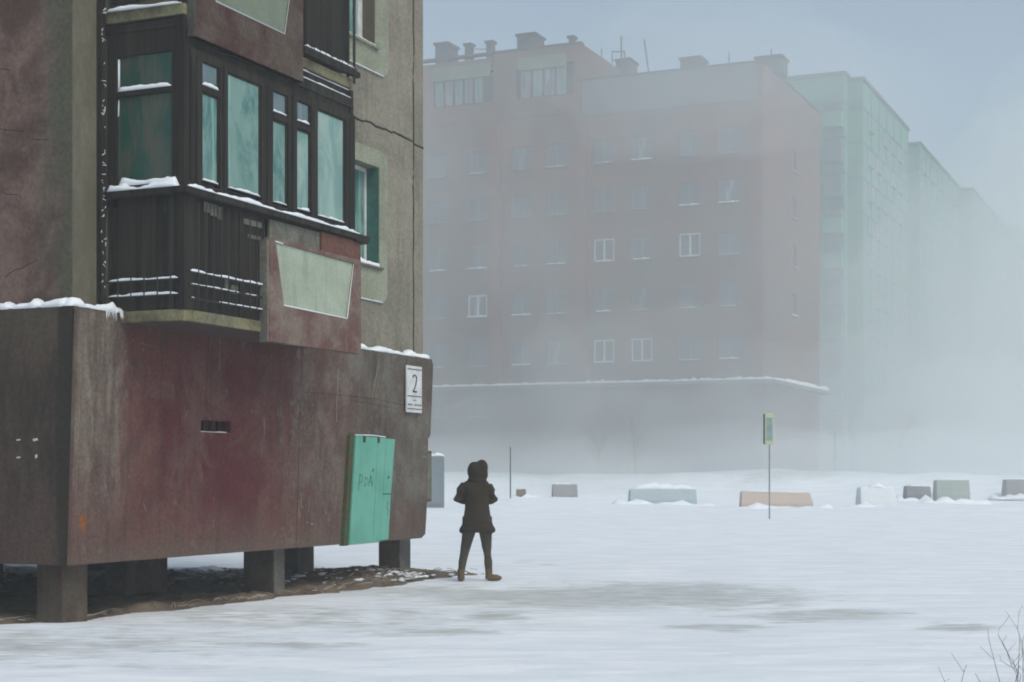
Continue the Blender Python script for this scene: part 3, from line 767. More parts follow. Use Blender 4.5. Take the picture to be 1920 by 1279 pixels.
# sill
w = MB(); w.box(.66, 4.52, O1 - .075, O1 + .10, 4.385, 4.455); w.box(.66, .80, O1 - .0, WY - .04, 4.385, 4.455); w.box(.73, 4.24, O1 - .02, O1 + .07, 4.46, 4.53)
w.box(4.2, 4.50, O1 - .065, WY, 4.36, 4.384); w.build('sill', M['wood'], Bal, bevel=.006)
w = MB(); w.snowstrip((.72, O1 - .05, 4.457), (4.30, O1 - .05, 4.457), .055, .045, 11); w.snowstrip((.675, O1 + .02, 4.457), (.675, WY - .08, 4.457), .07, .05, 4); w.snowstrip((.715, O1 + .05, 4.457), (.715, WY - .10, 4.457), .11, .11, 9)
w.build('sill_snow', M['snow'], Bal, True)
# glazing: uprights
w = MB()
for a, b in ((.82, 1.03), (1.34, 1.50), (2.145, 2.39), (2.69, 2.90), (3.19, 3.36), (4.0, 4.245)):
    w.box(a + .008, b - .008, O1 - .025, O1 + .05, 4.47, 5.84)
    w.box(a + (b - a) * .42, a + (b - a) * .62, O1 - .033, O1 - .024, 4.50, 5.83)
for a, b in ((.86, 1.02), (-.0, -.0)):
    pass
w.box(.82, 4.24, O1 - .02, O1 + .05, 5.80, 5.90); w.box(.76, 4.20, O1 + .01, O1 + .05, 5.90, 6.08); w.box(.78, 4.22, O1 - .01, O1 + .02, 5.98, 6.10)
w.box(4.16, 4.24, O1 + .0, O1 + .06, 5.9, 6.2)
w.build('balcony_frame', M['wood'], Bal, bevel=.005)
w = MB(); w.box(4.195, 4.235, O1 + .05, WY, 4.46, 6.1); w.build('end_frame', M['wood'], Bal)
def pane(a, b, z0, z1, mt, k):
    w = MB(); t = .018
    w.box(a, b, O1 - .008, O1 + .02, z0, z0 + t); w.box(a, b, O1 - .008, O1 + .02, z1 - t, z1); w.box(a, a + t, O1 - .008, O1 + .02, z0 + t, z1 - t); w.box(b - t, b, O1 - .008, O1 + .02, z0 + t, z1 - t)
    w.box(a + .005, b - .005, O1 + .004, O1 + .006, z0 + .01, z1 - .01)
    o = w.build('balcony_pane', M[mt], Bal)
    me = o.data; me.materials.append(M['wood'])
    for i, p in enumerate(me.polygons): p.material_index = 1 if i < 24 else 0
    s.snowstrip((a + .01, O1 - .012, z0 + t), (b - .01, O1 - .012, z0 + t), .03, .03, k, seg=10)
s = MB()
W_ = MB()
spec = [(1.03, 1.34, 5.55, 5.81, 'glass_blue'), (1.03, 1.34, 4.56, 5.49, 'glass_mid'), (1.50, 2.145, 4.56, 5.80, 'glass_mid'), (2.39, 2.69, 5.56, 5.81, 'glass_blue'),
        (2.39, 2.69, 4.55, 5.48, 'glass_mid'), (2.90, 3.19, 5.56, 5.81, 'glass_blue'), (2.90, 3.19, 4.55, 5.48, 'glass_pale'), (3.36, 4.0, 4.54, 5.80, 'glass_pale')]
for k, (a, b, z0, z1, mt) in enumerate(spec): pane(a, b, z0, z1, mt, k * 3.3)
for a, b in ((1.03, 1.34), (2.39, 2.69), (2.90, 3.19)): W_.box(a + .001, b - .001, O1 - .022, O1 + .03, 5.49, 5.553)
W_.build('transom', M['wood'], Bal, bevel=.004)
s.build('pane_snow', M['snow'], Bal, True)
# side glazing
w = MB()
w.box(.735, .80, O1 + .05, O1 + .155, 4.45, 6.2); w.box(.735, .80, WY - .15, WY - .05, 4.30, 6.2); w.box(.738, .79, O1 + .15, WY - .15, 5.86, 6.18); w.box(.725, .80, O1 + .15, WY - .15, 5.44, 5.50)
w.box(.742, .79, O1 + .15, WY - .15, 4.45, 4.52)
w.box(.728, .74, O1 + .02, WY - .06, 6.10, 6.13); w.build('side_frame', M['wood'], Bal, bevel=.005)
w = MB(); w.box(.765, .775, O1 + .15, WY - .15, 4.5, 5.9); w.build('side_pane', M['glass_dark'], Bal)
w = MB()
w.snowstrip((.735, O1 + .16, 5.50), (.735, WY - .17, 5.50), .05, .05, 31); w.snowstrip((.75, O1 + .16, 4.52), (.75, WY - .17, 4.52), .06, .07, 5)
w.tube([(.758, WY - .165, 5.50), (.758, WY - .165, 5.84)], .012, 5); w.tube([(.758, WY - .165, 5.42), (.758, WY - .16, 5.25)], .008, 5)
w.snowstrip((3.02, O1 - .01, 6.10), (4.15, O1 - .01, 6.10), .02, .014, 3); w.snowstrip((3.02, O1 + .02, 6.195), (4.15, O1 + .02, 6.195), .03, .014, 8)
w.build('frame_snow', M['snow'], Bal, True)
w = MB(); w.box(.74, 4.22, O1 + .02, WY, 6.12, 6.19); w.box(3.0, 4.30, O1 - .06, O1 + .0, 6.365, 6.43); w.build('top_board', M['wood'], Bal)
# dark post and strip added for the wall-to-balcony gap, flecked with snow
w = MB(); w.tube([(.66, WY - .03, 3.2 + k * .5) for k in range(14)], .035, 8); w.box(.60, .74, WY - .012, WY - .002, 3.2, 9.6); w.build('dark_gap_post', M['wood'], HB)
w = MB()
for k in range(46):
    z = random.uniform(3.3, 6.4); h = random.uniform(.004, .03) * (1 if random.random() < .85 else 3)
    w.tube([(.64 + random.uniform(-.05, .03), WY - .07, z), (.64 + random.uniform(-.04, .04), WY - .068, z + h)], [.002, .005], 4)
w.build('gap_snow', M['snow'], HB)

# ------------------------------------------------------------------ number plate and end-wall box
def on_facade(u, z, off=0): return (u, batter(z) - off, z)
sg = empty('house_number_sign', (AX, AY, 0), ROT)
wx, wy = loc2w(7.33, -.09); sg.location = (wx, wy, 2.40)
tag(sg, 'white house number plate reading 2 on the far end of the maroon plinth', 'sign')
w = MB(); w.box(-.235, .235, -.03, -.006, 0, .66); w.build('plate', M['white'], sg, bevel=.006)
w = MB()
for z in (.045, .225, .605): w.box(-.215, .215, -.034, -.0305, z, z + .012)
pts = []
for k in range(13):
    a = radians(160 - 205 * k / 12); pts.append((.062 * cos(a) + .0, -.033, .475 + .055 * sin(a)))
pts += [(.035, -.033, .40), (-.0, -.033, .34), (-.045, -.033, .305)]
w.tube(pts, .010, 6); w.box(-.055, .07, -.036, -.0305, .285, .308)
w.build('numeral', M['metal'], sg)
w = MB(); random.seed(3)
def word(x0, x1, z, h):
    x = x0
    while x < x1:
        w.box(x, x + .006, -.033, -.0305, z, z + h * random.uniform(.8, 1.1))
        if random.random() < .6: w.box(x, x + .018, -.033, -.0305, z + h * random.choice((0, .45, .85)), z + h * random.choice((0, .45, .85)) + .006 if 0 else z + h * .5 + .006) if 0 else w.box(x + .006, x + .016, -.033, -.0305, z + h * .45, z + h * .45 + .006)
        x += .022
word(-.045, .05, .165, .018); word(-.20, -.05, .095, .028); word(.0, .20, .095, .028)
w.build('small_lettering', M['metal'], sg)

random.seed(11)
jb = empty('junction_box', (AX, AY, 0), ROT); wx, wy = loc2w(8.0, .0); jb.location = (wx, wy, 1.13)
tag(jb, 'brown metal box on the end wall of the maroon house beside the turquoise door', 'utility box')
w = MB(); w.box(-.09, .12, .0, .5, 0, .74); w.build('housing', M['plinth'], jb, bevel=.01)
w = MB(); w.box(-.06, .09, -.008, -.001, .04, .70); w.build('cover', M['greyboard'], jb)

# ------------------------------------------------------------------ litter of twigs and boards on the soil
mb = MB()
for k in range(260):
    r = random.random()
    if r < .45: u, y = random.gauss(7.2, .8), random.gauss(.15, .35)
    elif r < .8: u, y = random.uniform(-.5, 6.5), None
    else: u, y = random.uniform(3, 8), random.uniform(0, 3.5)
    if y is None: y = edge_front(u) + abs(random.gauss(.02, .12))
    if y < edge_front(u) - .05: y = edge_front(u) + .02
    x, yy = loc2w(u, y); z = hz(x, yy) + .045 + (.14 * exp(-((u - 6.9) / 1.3) ** 2 - ((y - .8) / .9) ** 2))
    L = random.uniform(.04, .22); a = random.uniform(0, pi); dz = random.uniform(-.01, .05)
    r_ = random.uniform(.003, .008)
    mb.tube([(x - cos(a) * L / 2, yy - sin(a) * L / 2, z), (x, yy, z + dz * .8), (x + cos(a) * L / 2, yy + sin(a) * L / 2, z + dz)], r_, 4)
tw = mb.build('litter', plain('pale_twigs', (.24, .22, .175), .9, vary=.6, sc=1.5)); tag(tw, 'pale twigs and splinters scattered along the soil edge', kind='stuff')
mb = MB()
for k in range(620):
    u, y = (random.gauss(7.45, .55), random.gauss(.12, .28)) if k < 190 else (random.uniform(5, 8.2), random.uniform(.2, 3.5))
    if y < edge_front(u): y = edge_front(u) + .03
    x, yy = loc2w(u, y); z = hz(x, yy) + .035 + (.14 * exp(-((u - 6.9) / 1.3) ** 2 - ((y - .8) / .9) ** 2))
    a = random.choice((.006, .009, .012, .016, .03)) * random.uniform(.7, 1.3); mb.ell((x, yy, z), (a * random.uniform(1, 3), a * random.uniform(.8, 1.6), a * .6), 6, 4)
tag(mb.build('snow_crumbs', M['snow'], None, True), 'crumbs of snow caught between the twigs', kind='stuff')
# two larger splinters
for (u, y, L, a) in ((4.55, -.02, .30, 2.6), (.50, -.02, .14, 0)):
    pass

# ------------------------------------------------------------------ person
def blob(mb, name, mat, vox, parent=None, smooth=6):
    o = mb.build(name, mat, None, True)
    r = o.modifiers.new('r', 'REMESH'); r.mode = 'VOXEL'; r.voxel_size = vox
    if smooth: q = o.modifiers.new('s', 'SMOOTH'); q.iterations = smooth; q.factor = .5
    dg = bpy.context.evaluated_depsgraph_get(); dg.update()
    me = bpy.data.meshes.new_from_object(o.evaluated_get(dg)); o.modifiers.clear(); o.data = me
    me.polygons.foreach_set('use_smooth', [True] * len(me.polygons))
    if not me.materials: me.materials.append(mat)
    if parent: o.parent = parent
    return o
def cloth(name, c1, c2):
    m, n, b = nodes(name); v, xyz = obj_xyz(n)
    n.links.new(mixc(n, ramp(n, nz(n, v, 5, 4), .3, .7), c1, c2), b.inputs['Base Color'])
    b.inputs['Roughness'].default_value = .95; b.inputs['Specular IOR Level'].default_value = .1
    bump(n, b, mth(n, 'ADD', nz(n, v, 60, 4), mth(n, 'MULTIPLY', nz(n, mapp(n, v, (1, 1, 3)), 4, 4), 4)), .6, .01)
    return m
pe = empty('person', (-.49, 22.5, hz(-.49, 22.5)))
tag(pe, 'person in a hooded dark brown coat and tan boots walking away beside the house', 'person')
mb = MB()
cap = lambda pts, rad: mb.tube(pts, rad, 12)
cap([(0, 0, .82), (0, 0, 1.0), (0, 0, 1.2), (0, 0, 1.36), (0, .01, 1.42)], [.14, .12, .13, .12, .06]); cap([(0, .01, 1.38), (.015, .03, 1.52)], [.055, .05])
mb.ell((.02, .04, 1.57), (.075, .095, .11)); mb.ell((.025, .135, 1.56), (.014, .022, .022)); mb.ell((.02, .12, 1.515), (.03, .02, .02)); mb.ell((-.058, .045, 1.56), (.012, .02, .03)); mb.ell((.098, .045, 1.56), (.012, .02, .03))
for sd, el, hip, kn, an in ((-1, (-.258, -.025, 1.17), (-.10, 0, .86), (-.165, .06, .47), (-.225, -.03, .09)), (1, (.212, -.022, 1.165), (.10, 0, .86), (.13, .07, .47), (.165, .03, .09))):
    cap([(sd * .14, 0, 1.35), el], [.045, .032]); wr = (sd * .13, .17, 1.12); cap([el, wr], [.026, .022])
    cap([hip, kn, an], [.085, .055, .038])
    mb.ell((sd * .095, .195, 1.125), (.042, .03, .036))
    for k in range(4):
        L = (.06, .07, .065, .05)[k]; z = 1.155 - k * .019
        mb.tube([(sd * .07, .205, z), (sd * (.07 - L * .55), .225, z), (sd * (.07 - L * .9), .21, z - .004)], [.009, .0085, .007], 8)
    mb.tube([(sd * .10, .205, 1.155), (sd * .075, .215, 1.18), (sd * .05, .22, 1.185)], [.011, .010, .008], 8)
    cap([an, (an[0], an[1] + .02, .05)], [.038, .04]); mb.ell((an[0] + (.06 if sd > 0 else 0), an[1] + .06, .05), (.05, .09, .035))
body = blob(mb, 'body', plain('skin', (.42, .27, .20), .6), .0065, pe, 4)
coat = cloth('brown_coat_cloth', (.028, .020, .013), (.040, .029, .018))
mb = MB()
def loft(secs, n=28):
    i0 = len(mb.v)
    for z, cx, cy, rx, ry in secs:
        for q in range(n):
            t = 2 * pi * q / n; wv = 1 + .03 * sin(5 * t + z * 9)
            mb.v.append((cx + rx * cos(t) * wv, cy + ry * sin(t) * wv, z + (.012 * sin(3 * t) if z < .75 else 0)))
    for k in range(len(secs) - 1):
        for q in range(n): mb.f.append((i0 + k * n + q, i0 + k * n + (q + 1) % n, i0 + (k + 1) * n + (q + 1) % n, i0 + (k + 1) * n + q))
    mb.f.append(tuple(i0 + q for q in range(n))[::-1]); mb.f.append(tuple(i0 + (len(secs) - 1) * n + q for q in range(n)))
loft([(.68, 0, 0, .250, .165), (.72, .002, 0, .258, .17), (.80, .0, 0, .215, .165), (.92, -.004, 0, .188, .15), (1.04, .0, 0, .170, .14), (1.12, -.003, 0, .172, .145), (1.24, -.012, 0, .190, .15), (1.33, -.015, 0, .198, .14), (1.39, -.012, 0, .172, .12), (1.44, .0, 0, .10, .09)])
mb.tube([(-.165, 0, 1.35), (-.235, -.02, 1.26), (-.275, -.035, 1.16), (-.20, .09, 1.13), (-.12, .175, 1.12)], [.072, .070, .066, .056, .046], 14)
mb.tube([(.145, 0, 1.34), (.195, -.02, 1.25), (.235, -.035, 1.15), (.19, .09, 1.13), (.12, .175, 1.12)], [.072, .068, .064, .056, .046], 14)
blob(mb, 'coat', coat, .012, pe, 5)
mb = MB()
mb.ell((-.042, -.035, 1.545), (.098, .12, .135)); mb.ell((.065, .02, 1.592), (.090, .115, .118)); mb.ell((.012, 0, 1.56), (.11, .11, .12)); mb.ell((.012, 0, 1.48), (.140, .12, .10)); mb.ell((0, -.05, 1.42), (.14, .10, .055)); mb.ell((.07, .03, 1.50), (.085, .10, .10))
blob(mb, 'hood', cloth('hood_cloth', (.024, .017, .013), (.034, .025, .018)), .012, pe, 5)
tr = cloth('trouser_cloth', (.050, .045, .032), (.065, .057, .040))
mb = MB()
mb.tube([(-.095, 0, .90), (-.115, .02, .70), (-.165, .06, .47), (-.205, .01, .27), (-.222, -.03, .13)], [.115, .098, .072, .058, .046], 16)
mb.tube([(.095, 0, .90), (.118, .02, .70), (.135, .07, .47), (.155, .045, .27), (.163, .03, .13)], [.115, .098, .070, .060, .050], 16)
mb.ell((0, 0, .90), (.17, .12, .12))
blob(mb, 'trousers', tr, .010, pe, 4)
bt = cloth('tan_boot_leather', (.10, .072, .040), (.13, .094, .052))
for nm, ax, ay, tx, ty in (('boot', -.225, -.03, -.005, .15), ('boot', .163, .03, .15, .08)):
    mb = MB(); mb.tube([(ax, ay, .17), (ax, ay, .08), (ax, ay, .02)], [.054, .050, .052], 14)
    mb.ell((ax + tx * .35, ay + ty * .35, .04), (.052 + abs(tx) * .3, .055 + ty * .3, .042)); mb.ell((ax + tx * .75, ay + ty * .75, .038), (.045 + abs(tx) * .2, .048 + ty * .2, .038))
    mb.tube([(ax, ay, .05), (ax + tx * .8, ay + ty * .8, .04)], [.05, .045], 12)
    o = blob(mb, nm, bt, .007, pe, 3)

# ------------------------------------------------------------------ far houses
M['brick'] = weathered('brick_red_wall', (.180, .082, .055), (.130, .095, .078), (.165, .130, .110), .22, .7, bmp=.1, frost=.13)
M['greyband'] = weathered('grey_attic_render', (.14, .155, .155), (.135, .13, .125), (.15, .12, .11), .25, .3, bmp=.1)
M['loggia'] = weathered('green_loggia_paint', (.16, .20, .13), (.14, .17, .13), (.07, .07, .06), .5, .3, bmp=.1)
M['mint'] = weathered('mint_panel_wall', (.115, .30, .225), (.105, .25, .205), (.11, .20, .185), .09, .45, bmp=.1)
M['mint_dark'] = plain('grey_green_loggia', (.075, .14, .13), .8)
M['roofing'] = plain('dark_roofing', (.05, .05, .055), .9)
M['farframe'] = plain('grey_old_frame', (.17, .17, .17), .7)
C1 = (14.9, 95.0); SF = C1[0] * UX + C1[1] * UY
def t_of(px):                     # distance along the front of the brick house from its right corner
    k = px_ray(px); d = SF / (UX * k + UY); return (C1[0] - k * d) / UY, d
BR = empty('brick_apartment_house', (C1[0], C1[1], 0), ROT)
tag(BR, 'red brick apartment block with stepped flat roof, chimneys and antennas, fading in the blizzard', 'apartment building')
cols = [t_of(p)[0] for p in (744, 820, 895, 978, 1043, 1132, 1203, 1293, 1367)]
rows = [8.54, 11.7, 14.8, 17.9, 20.9]
holes = []
for ci, t in enumerate(cols):
    for rz in rows: holes.append((t - .68, t + .68, rz, rz + 1.42))
    if ci <= 2: holes.append((t - .68, t + .68, 5.3, 6.6))
TB = 11.55; TL = 32.0; DP = 14.8; R2, R1 = 26.1, 28.45
Pf = lambda a, d, z: (d, a, z)
mb = MB(); wall_with_holes(mb, 0, TB, 0, 23.9, [h for h in holes if h[1] < TB], .16, Pf)
wall_with_holes(mb, TB, TL, 0, 24.2, [h for h in holes if h[0] > TB], .16, Pf)
sideh = [(7.1, 8.2, z, z + 1.4) for z in rows[1:]]
wall_with_holes(mb, 0, DP, 0, 24.4, sideh, .16, lambda a, d, z: (a, d, z))
mb.quad((DP, 0, 0), (DP, TL, 0), (DP, TL, 26), (DP, 0, 26)); mb.quad((0, TL, 0), (DP, TL, 0), (DP, TL, 26), (0, TL, 26))
mb.build('wall', M['brick'], BR)
# attic bands
mb = MB(); mb.box(-.05, .4, .35, TB - .02, 23.9, R2); mb.box(.4, DP, .35, TB - .02, 24.4, R2 - .05); mb.build('attic_band', M['greyband'], BR)
mb = MB(); mb.box(-.02, DP - .02, -.02, .35, 24.4, R2 - .02); mb.box(-.02, .38, -.02, .35, 23.9, 24.4); mb.build('corner_parapet', M['brick'], BR)
mb = MB(); mb.box(-.04, 10.2, TB, TL, 24.2, 25.35)
for a, b in ((TB, TB + .5), (t_of(968)[0], t_of(925)[0]), (t_of(812)[0], TL)): mb.box(-.04, 0.5, min(a, b), max(a, b), 25.35, 27.4)
mb.box(.5, 10.2, TB, TL, 25.35, 27.4); mb.box(-.04, 10.2, TB, t_of(925)[0], 27.4, R1); mb.box(-.04, 10.2, t_of(925)[0] + .01, TL, 27.4, R1 - .25)
mb.build('attic_storey', M['brick'], BR)
mb = MB(); mb.box(-.10, .02, t_of(1062)[0], t_of(972)[0], 27.15, 27.95); mb.box(-.10, .02, t_of(920)[0], t_of(812)[0], 27.05, 27.9); mb.build('loggia_band', M['loggia'], BR)
mb = MB(); mb.box(-.12, .45, TB - .01, TL, R1 + .0, R1 + .12) ; mb.box(-.1, DP, -.08, TB, R2 + .0, R2 + .12); mb.build('roof_edge', M['roofing'], BR)
mb = MB(); mb.box(-.8, 0, -.8, TL, 7.0, 7.22); mb.box(0, DP, -.8, 0, 7.0, 7.22); mb.build('canopy', M['greyband'], BR)
mb = MB(); mb.snowstrip((-.43, -.8, 7.22), (-.43, TL, 7.22), .8, .20, 3, seg=140); mb.snowstrip((0, -.43, 7.22), (DP, -.43, 7.22), .8, .26, 8, seg=70); mb.build('canopy_snow', M['snow'], BR)
# joints of the ground floor and pilasters
M['dark_brick'] = weathered('dark_brick', (.21, .082, .058), (.17, .085, .07), (.17, .11, .09), .3, .4, bmp=.1)
for t in (0.0, TB - .35, t_of(940)[0]): mb = MB(); mb.box(-.12, -.001, t + .02, t + .75, 7.6, 23.6); mb.build('pilaster', M['dark_brick'], BR)
# windows: one of each kind with its parts, then copies
def far_window(white):
    w = MB(); t = .10 if white else .06; H, Wd = 1.42, 1.36
    for a in ((-Wd / 2, Wd / 2, 0, t), (-Wd / 2, Wd / 2, H - t, H), (-Wd / 2, -Wd / 2 + t, t, H - t), (Wd / 2 - t, Wd / 2, t, H - t), (-t * .6, t * .6, t, H - t)):
        w.box(.10, .15, a[0], a[1], a[2], a[3])
    o = w.build('window', M['white'] if white else M['farframe'], BR)
    p = MB(); p.box(.12, .13, -Wd / 2, Wd / 2, 0, H); p.build('pane', M['glass_far'], o)
    p = MB(); p.box(-.16, .10, -.75, .75, -.06, -.002); p.build('sill', M['farframe'], o)
    p = MB(); p.snowstrip((-.06, -.74, .0), (-.06, .74, .0), .24, .10, 3); p.build('sill_snow', M['snow'], o, True)
    return o
wo = far_window(False); ww = far_window(True); ww['label'] = 'white plastic window'; used = {0: False, 1: False}
def place(par, src, key, loc, rz=0, snow=True):
    o = src if not used.get(key) else copy_tree(src)
    used[key] = True; o.location = loc; o.rotation_euler = (0, 0, rz); o.parent = par
    if o is not src:
        for ch in [k for k in C.objects if k.parent == o]:
            if ch.name.startswith('sill_snow'): ch.scale = (1, random.uniform(.55, 1), random.choice((.15, .3, .5, .9)))
    return o
for i, h in enumerate(holes):
    c = (h[0] + h[1]) / 2; ci = min(range(len(cols)), key=lambda q: abs(cols[q] - c)); r = min(range(5), key=lambda q: abs(rows[q] - h[2])) if h[2] > 6 else -1
    wh = (ci, r) in ((5, 2), (7, 2), (5, 0), (6, 0), (2, 1))
    place(BR, ww if wh else wo, int(wh), (0, c, h[2]))
for h in sideh: place(BR, wo, 0, ((h[0] + h[1]) / 2, 0, h[2]), radians(90))
# attic loggia windows
def frame_strip(t0, t1, n, z0, z1):
    for k in range(n):
        a = t0 + (t1 - t0) * k / n; b = t0 + (t1 - t0) * (k + 1) / n - .18
        w = MB(); w.box(.02, .06, a, b, z0, z1); w.box(-.02, .03, a, a + .08, z0, z1); w.box(-.02, .03, b - .08, b, z0, z1); w.box(-.02, .03, a, b, z0, z0 + .07); w.box(-.02, .03, a, b, z1 - .07, z1)
        o = w.build('loggia_window', M['farframe'], BR)
        p = MB(); p.box(.0, .018, a + .08, b - .08, z0 + .07, z1 - .07); p.build('pane', M['glass_far'] if k % 2 else M['glass_mid'], o)
frame_strip(t_of(1062)[0], t_of(972)[0], 4, 25.4, 27.1); frame_strip(t_of(905)[0], t_of(812)[0], 5, 25.4, 27.0)
mb = MB(); mb.box(.1, .3, TB + .5, TL - 1, 25.35, 27.15); mb.build('loggia_recess', M['roofing'], BR)
# chimneys and masts on the roof
def roofbox(px0, px1, y0, y1, dep=3.0, sh=1.6, cap=True):
    pc = (px0 + px1) / 2; k = px_ray(pc); s = SF + dep; d = s / (UX * k + UY); z1 = 1.5 + (893 - y0) * d / 3000; z0 = (R1 if pc < 1090 else R2) - .1
    t = (C1[0] + dep * UX - k * d) / UY; wd = (px1 - px0) * d / 3000 / UY * .82
    w = MB(); w.box(dep - sh / 2, dep + sh / 2, t - wd / 2, t + wd / 2, z0, z1 - .15); w.box(dep - sh / 2 - .1, dep + sh / 2 + .1, t - wd / 2 - .1, t + wd / 2 + .1, z1 - .15, z1)
    w.box(dep - sh / 2 + .1, dep + sh / 2 - .1, t - wd / 2 + .1, t + wd / 2 - .1, z1, z1 + .02)
    w.build('chimney', M['roofing'], BR, bevel=.06)
for a in ((823, 852, 85, 110), (975, 1015, 68, 92), (1280, 1322, 112, 135), (1420, 1474, 110, 130)): roofbox(*a)
for a in ((873, 887, 83, 105), (913, 927, 78, 100), (1068, 1078, 69, 82)): roofbox(*a, sh=.5)
roofbox(1160, 1190, 115, 138, dep=8)
def mast(pts, r=.05, dep=4.0, name='antenna'):
    w = MB()
    for seg in pts:
        P3 = []
        for px, py in seg:
            k = px_ray(px); d = (SF + dep) / (UX * k + UY); P3.append((dep, (C1[0] + dep * UX - k * d) / UY, 1.5 + (893 - py) * d / 3000))
        w.tube(P3, r, 6)
    w.build(name, M['roofing'], BR)
mast([[(1165, 140), (1165, 68)], [(1148, 118), (1148, 97), (1171, 97), (1171, 118)]], .06)
mast([[(1217, 140), (1212, 105), (1208, 74)]], .05); mast([[(1128, 112), (1128, 92)]], .04); mast([[(1367, 126), (1367, 98)]], .04); mast([[(1446, 112), (1446, 92)]], .04)
mast([[(887, 92), (925, 93)]], .03, 3.0, 'stay_wire')

# pale green panel block behind, stepping back to the right
P1 = (27.8, 126.8)
PB = empty('panel_apartment_house', (P1[0], P1[1], 0), ROT)
tag(PB, 'pale green panel apartment block stepping back to the right behind the brick one', 'apartment building')
def far_block(x0, x1, y0, y1, zt, name='block'):
    w = MB(); w.box(x0, x1, y0, y1, 0, zt); o = w.build(name, M['mint'], PB)
    j = MB(); n = int(zt // 2.78)
    for k in range(1, n + 1):
        z = zt - 2.2 - 2.78 * (k - 1)
        if z < 3: break
        j.box(x0 - .05, x1 + .02, y0 - .05, y1, z, z + .09)
    xx = x0 + 3.3
    while xx < x1: j.box(xx, xx + .07, y0 - .04, y0 + .1, 0, zt - .3); xx += 3.3
    j.build('panel_joints', M['mint_dark'], o)
    r = MB(); r.box(x0 - .15, x1, y0 - .15, y1, zt, zt + .25); r.build('roof_edge', M['mint_dark'], o)
    return o
# front block: main part plus recessed strip; local y into the house (left)
b1 = far_block(-1.2, 20.3, 1.2, 26, 33.2); b2 = far_block(0, 20.5, 0, 1.19, 32.9, 'block')
b3 = far_block(20.6, 45, -1.0, 24, 31.6); b4 = far_block(45.1, 75, -2.3, 22, 31.4); b5 = far_block(75.1, 130, -3.6, 20, 31.4)
src = copy_tree(wo); used['p'] = False
for ch in [k for k in C.objects if k.parent == src]:
    if ch.name.startswith('pane'): ch.data = ch.data.copy(); ch.data.materials[0] = plain('hazy_pane', (.15, .21, .20), .3)
    if ch.name.startswith('sill') and not ch.name.startswith('sill_snow'): ch.data = ch.data.copy(); ch.data.materials[0] = M['mint']
src.data = src.data.copy(); src.data.materials[0] = M['mint_dark']
for bx, x0, x1, y in (('a', 2, 19, 0), ('b', 22, 44, -1.0)):
    xx = x0
    while xx < x1:
        for f in range(10):
            if random.random() < .88: place(PB, src, 'p', (xx + .6, y - .14, 4.2 + f * 2.78), radians(90))
        xx += 3.3 if bx == 'a' else 4.6
# loggia stack on the front corner
for f in range(11):
    w = MB(); z = 33.2 - 2.2 - 2.78 * f - .1
    w.box(-2.1, -1.2, 1.25, 2.7, z - 1.75, z - .75); w.box(-2.15, -1.2, 1.22, 2.73, z - 1.9, z - 1.76)
    o = w.build('loggia', M['mint_dark'] if f in (1, 2, 5, 7) else M['mint'], PB)
    p = MB(); p.box(-2.05, -1.3, 1.3, 2.65, z - .75, z - .05); p.build('loggia_glazing', M['mint_dark'], o)
for f in range(10):
    for t in (5.0, 9.0): place(PB, src, 'p', (-1.2 - .14, t, 4.2 + f * 2.78))

# ------------------------------------------------------------------ concrete blocks lying on the snowfield
def conc(name, c1, c2, c3): return weathered(name, c1, c2, c3, 1.3, .6, bmp=.3, grain=.10)
BM = {'grey': conc('grey_block', (.27, .27, .28), (.24, .235, .245), (.32, .32, .32)), 'blue': conc('blue_grey_block', (.36, .43, .46), (.38, .45, .48), (.46, .49, .5)),
      'orange': conc('orange_block', (.52, .42, .36), (.50, .42, .37), (.50, .45, .41)), 'dark': conc('dark_block', (.22, .225, .23), (.24, .24, .245), (.28, .28, .28)),
      'green': conc('green_grey_block', (.34, .39, .36), (.37, .41, .38), (.42, .44, .42)), 'brown': conc('brown_block', (.16, .11, .09), (.13, .1, .09), (.2, .17, .15)),
      'white': conc('snowed_block', (.66, .69, .72), (.7, .72, .75), (.6, .63, .66))}  # most block colours are paled: haze is put into the base colour
def barrier(px0, px1, py0, py1, d, key, label, taper=0, snowh=.10):
    z0 = hz((px0 + px1) / 2 / 3000 * d - .32 * d, d); x0, x1 = px_ray(px0) * d, px_ray(px1) * d
    zb = 1.5 - (py1 - 893) * d / 3000; zt = 1.5 - (py0 - 893) * d / 3000
    zg = hz((x0 + x1) / 2, d); e = empty('concrete_block', ((x0 + x1) / 2, d, min(zg, zb)), random.uniform(-.06, .06))
    L = (x1 - x0) / 2; H = zt - min(zg, zb); w = MB()
    w.v += [(-L, -.45, -.2), (L, -.45, -.2), (L, .45, -.2), (-L, .45, -.2), (-L * .985, -.45, H * .35), (L, -.45, H * .35), (L, .45, H * .35), (-L * .985, .45, H * .35),
            (-L * .97, -.28, H), (L * (.98 - taper * .1), -.28, H * (1 - taper * .12)), (L * (.98 - taper * .1), .28, H * (1 - taper * .12)), (-L * .97, .28, H)]
    for f in ((0, 3, 2, 1), (8, 9, 10, 11)): w.f.append(f)
    for a in (0, 4):
        for k in range(4): w.f.append((a + k, a + (k + 1) % 4, a + 4 + (k + 1) % 4, a + 4 + k))
    o = w.build('block', BM[key], e, bevel=.05)
    s = MB(); s.snowstrip((-L * .95, 0, H - .01), (L * .93, 0, H * (1 - taper * .12) - .01), .62, snowh, px0, seg=10); s.build('snow_cap', M['snow'], e, True)
    s = MB()     # drift at the foot
    s.snowstrip((-L - .9, -.60, -.10), (L + .9, -.60, -.10), 1.2, .30, px1, seg=12); s.build('foot_drift', M['snow'], e, True)
    tag(e, label, 'barrier', 'snowed-in blocks across the snowfield')
barrier(968, 986, 917, 936, 80, 'brown', 'small brown block half buried in snow just right of the walking person')
barrier(1035, 1082, 908, 938, 80, 'grey', 'dark grey square block, nearest on the right of the brown one')
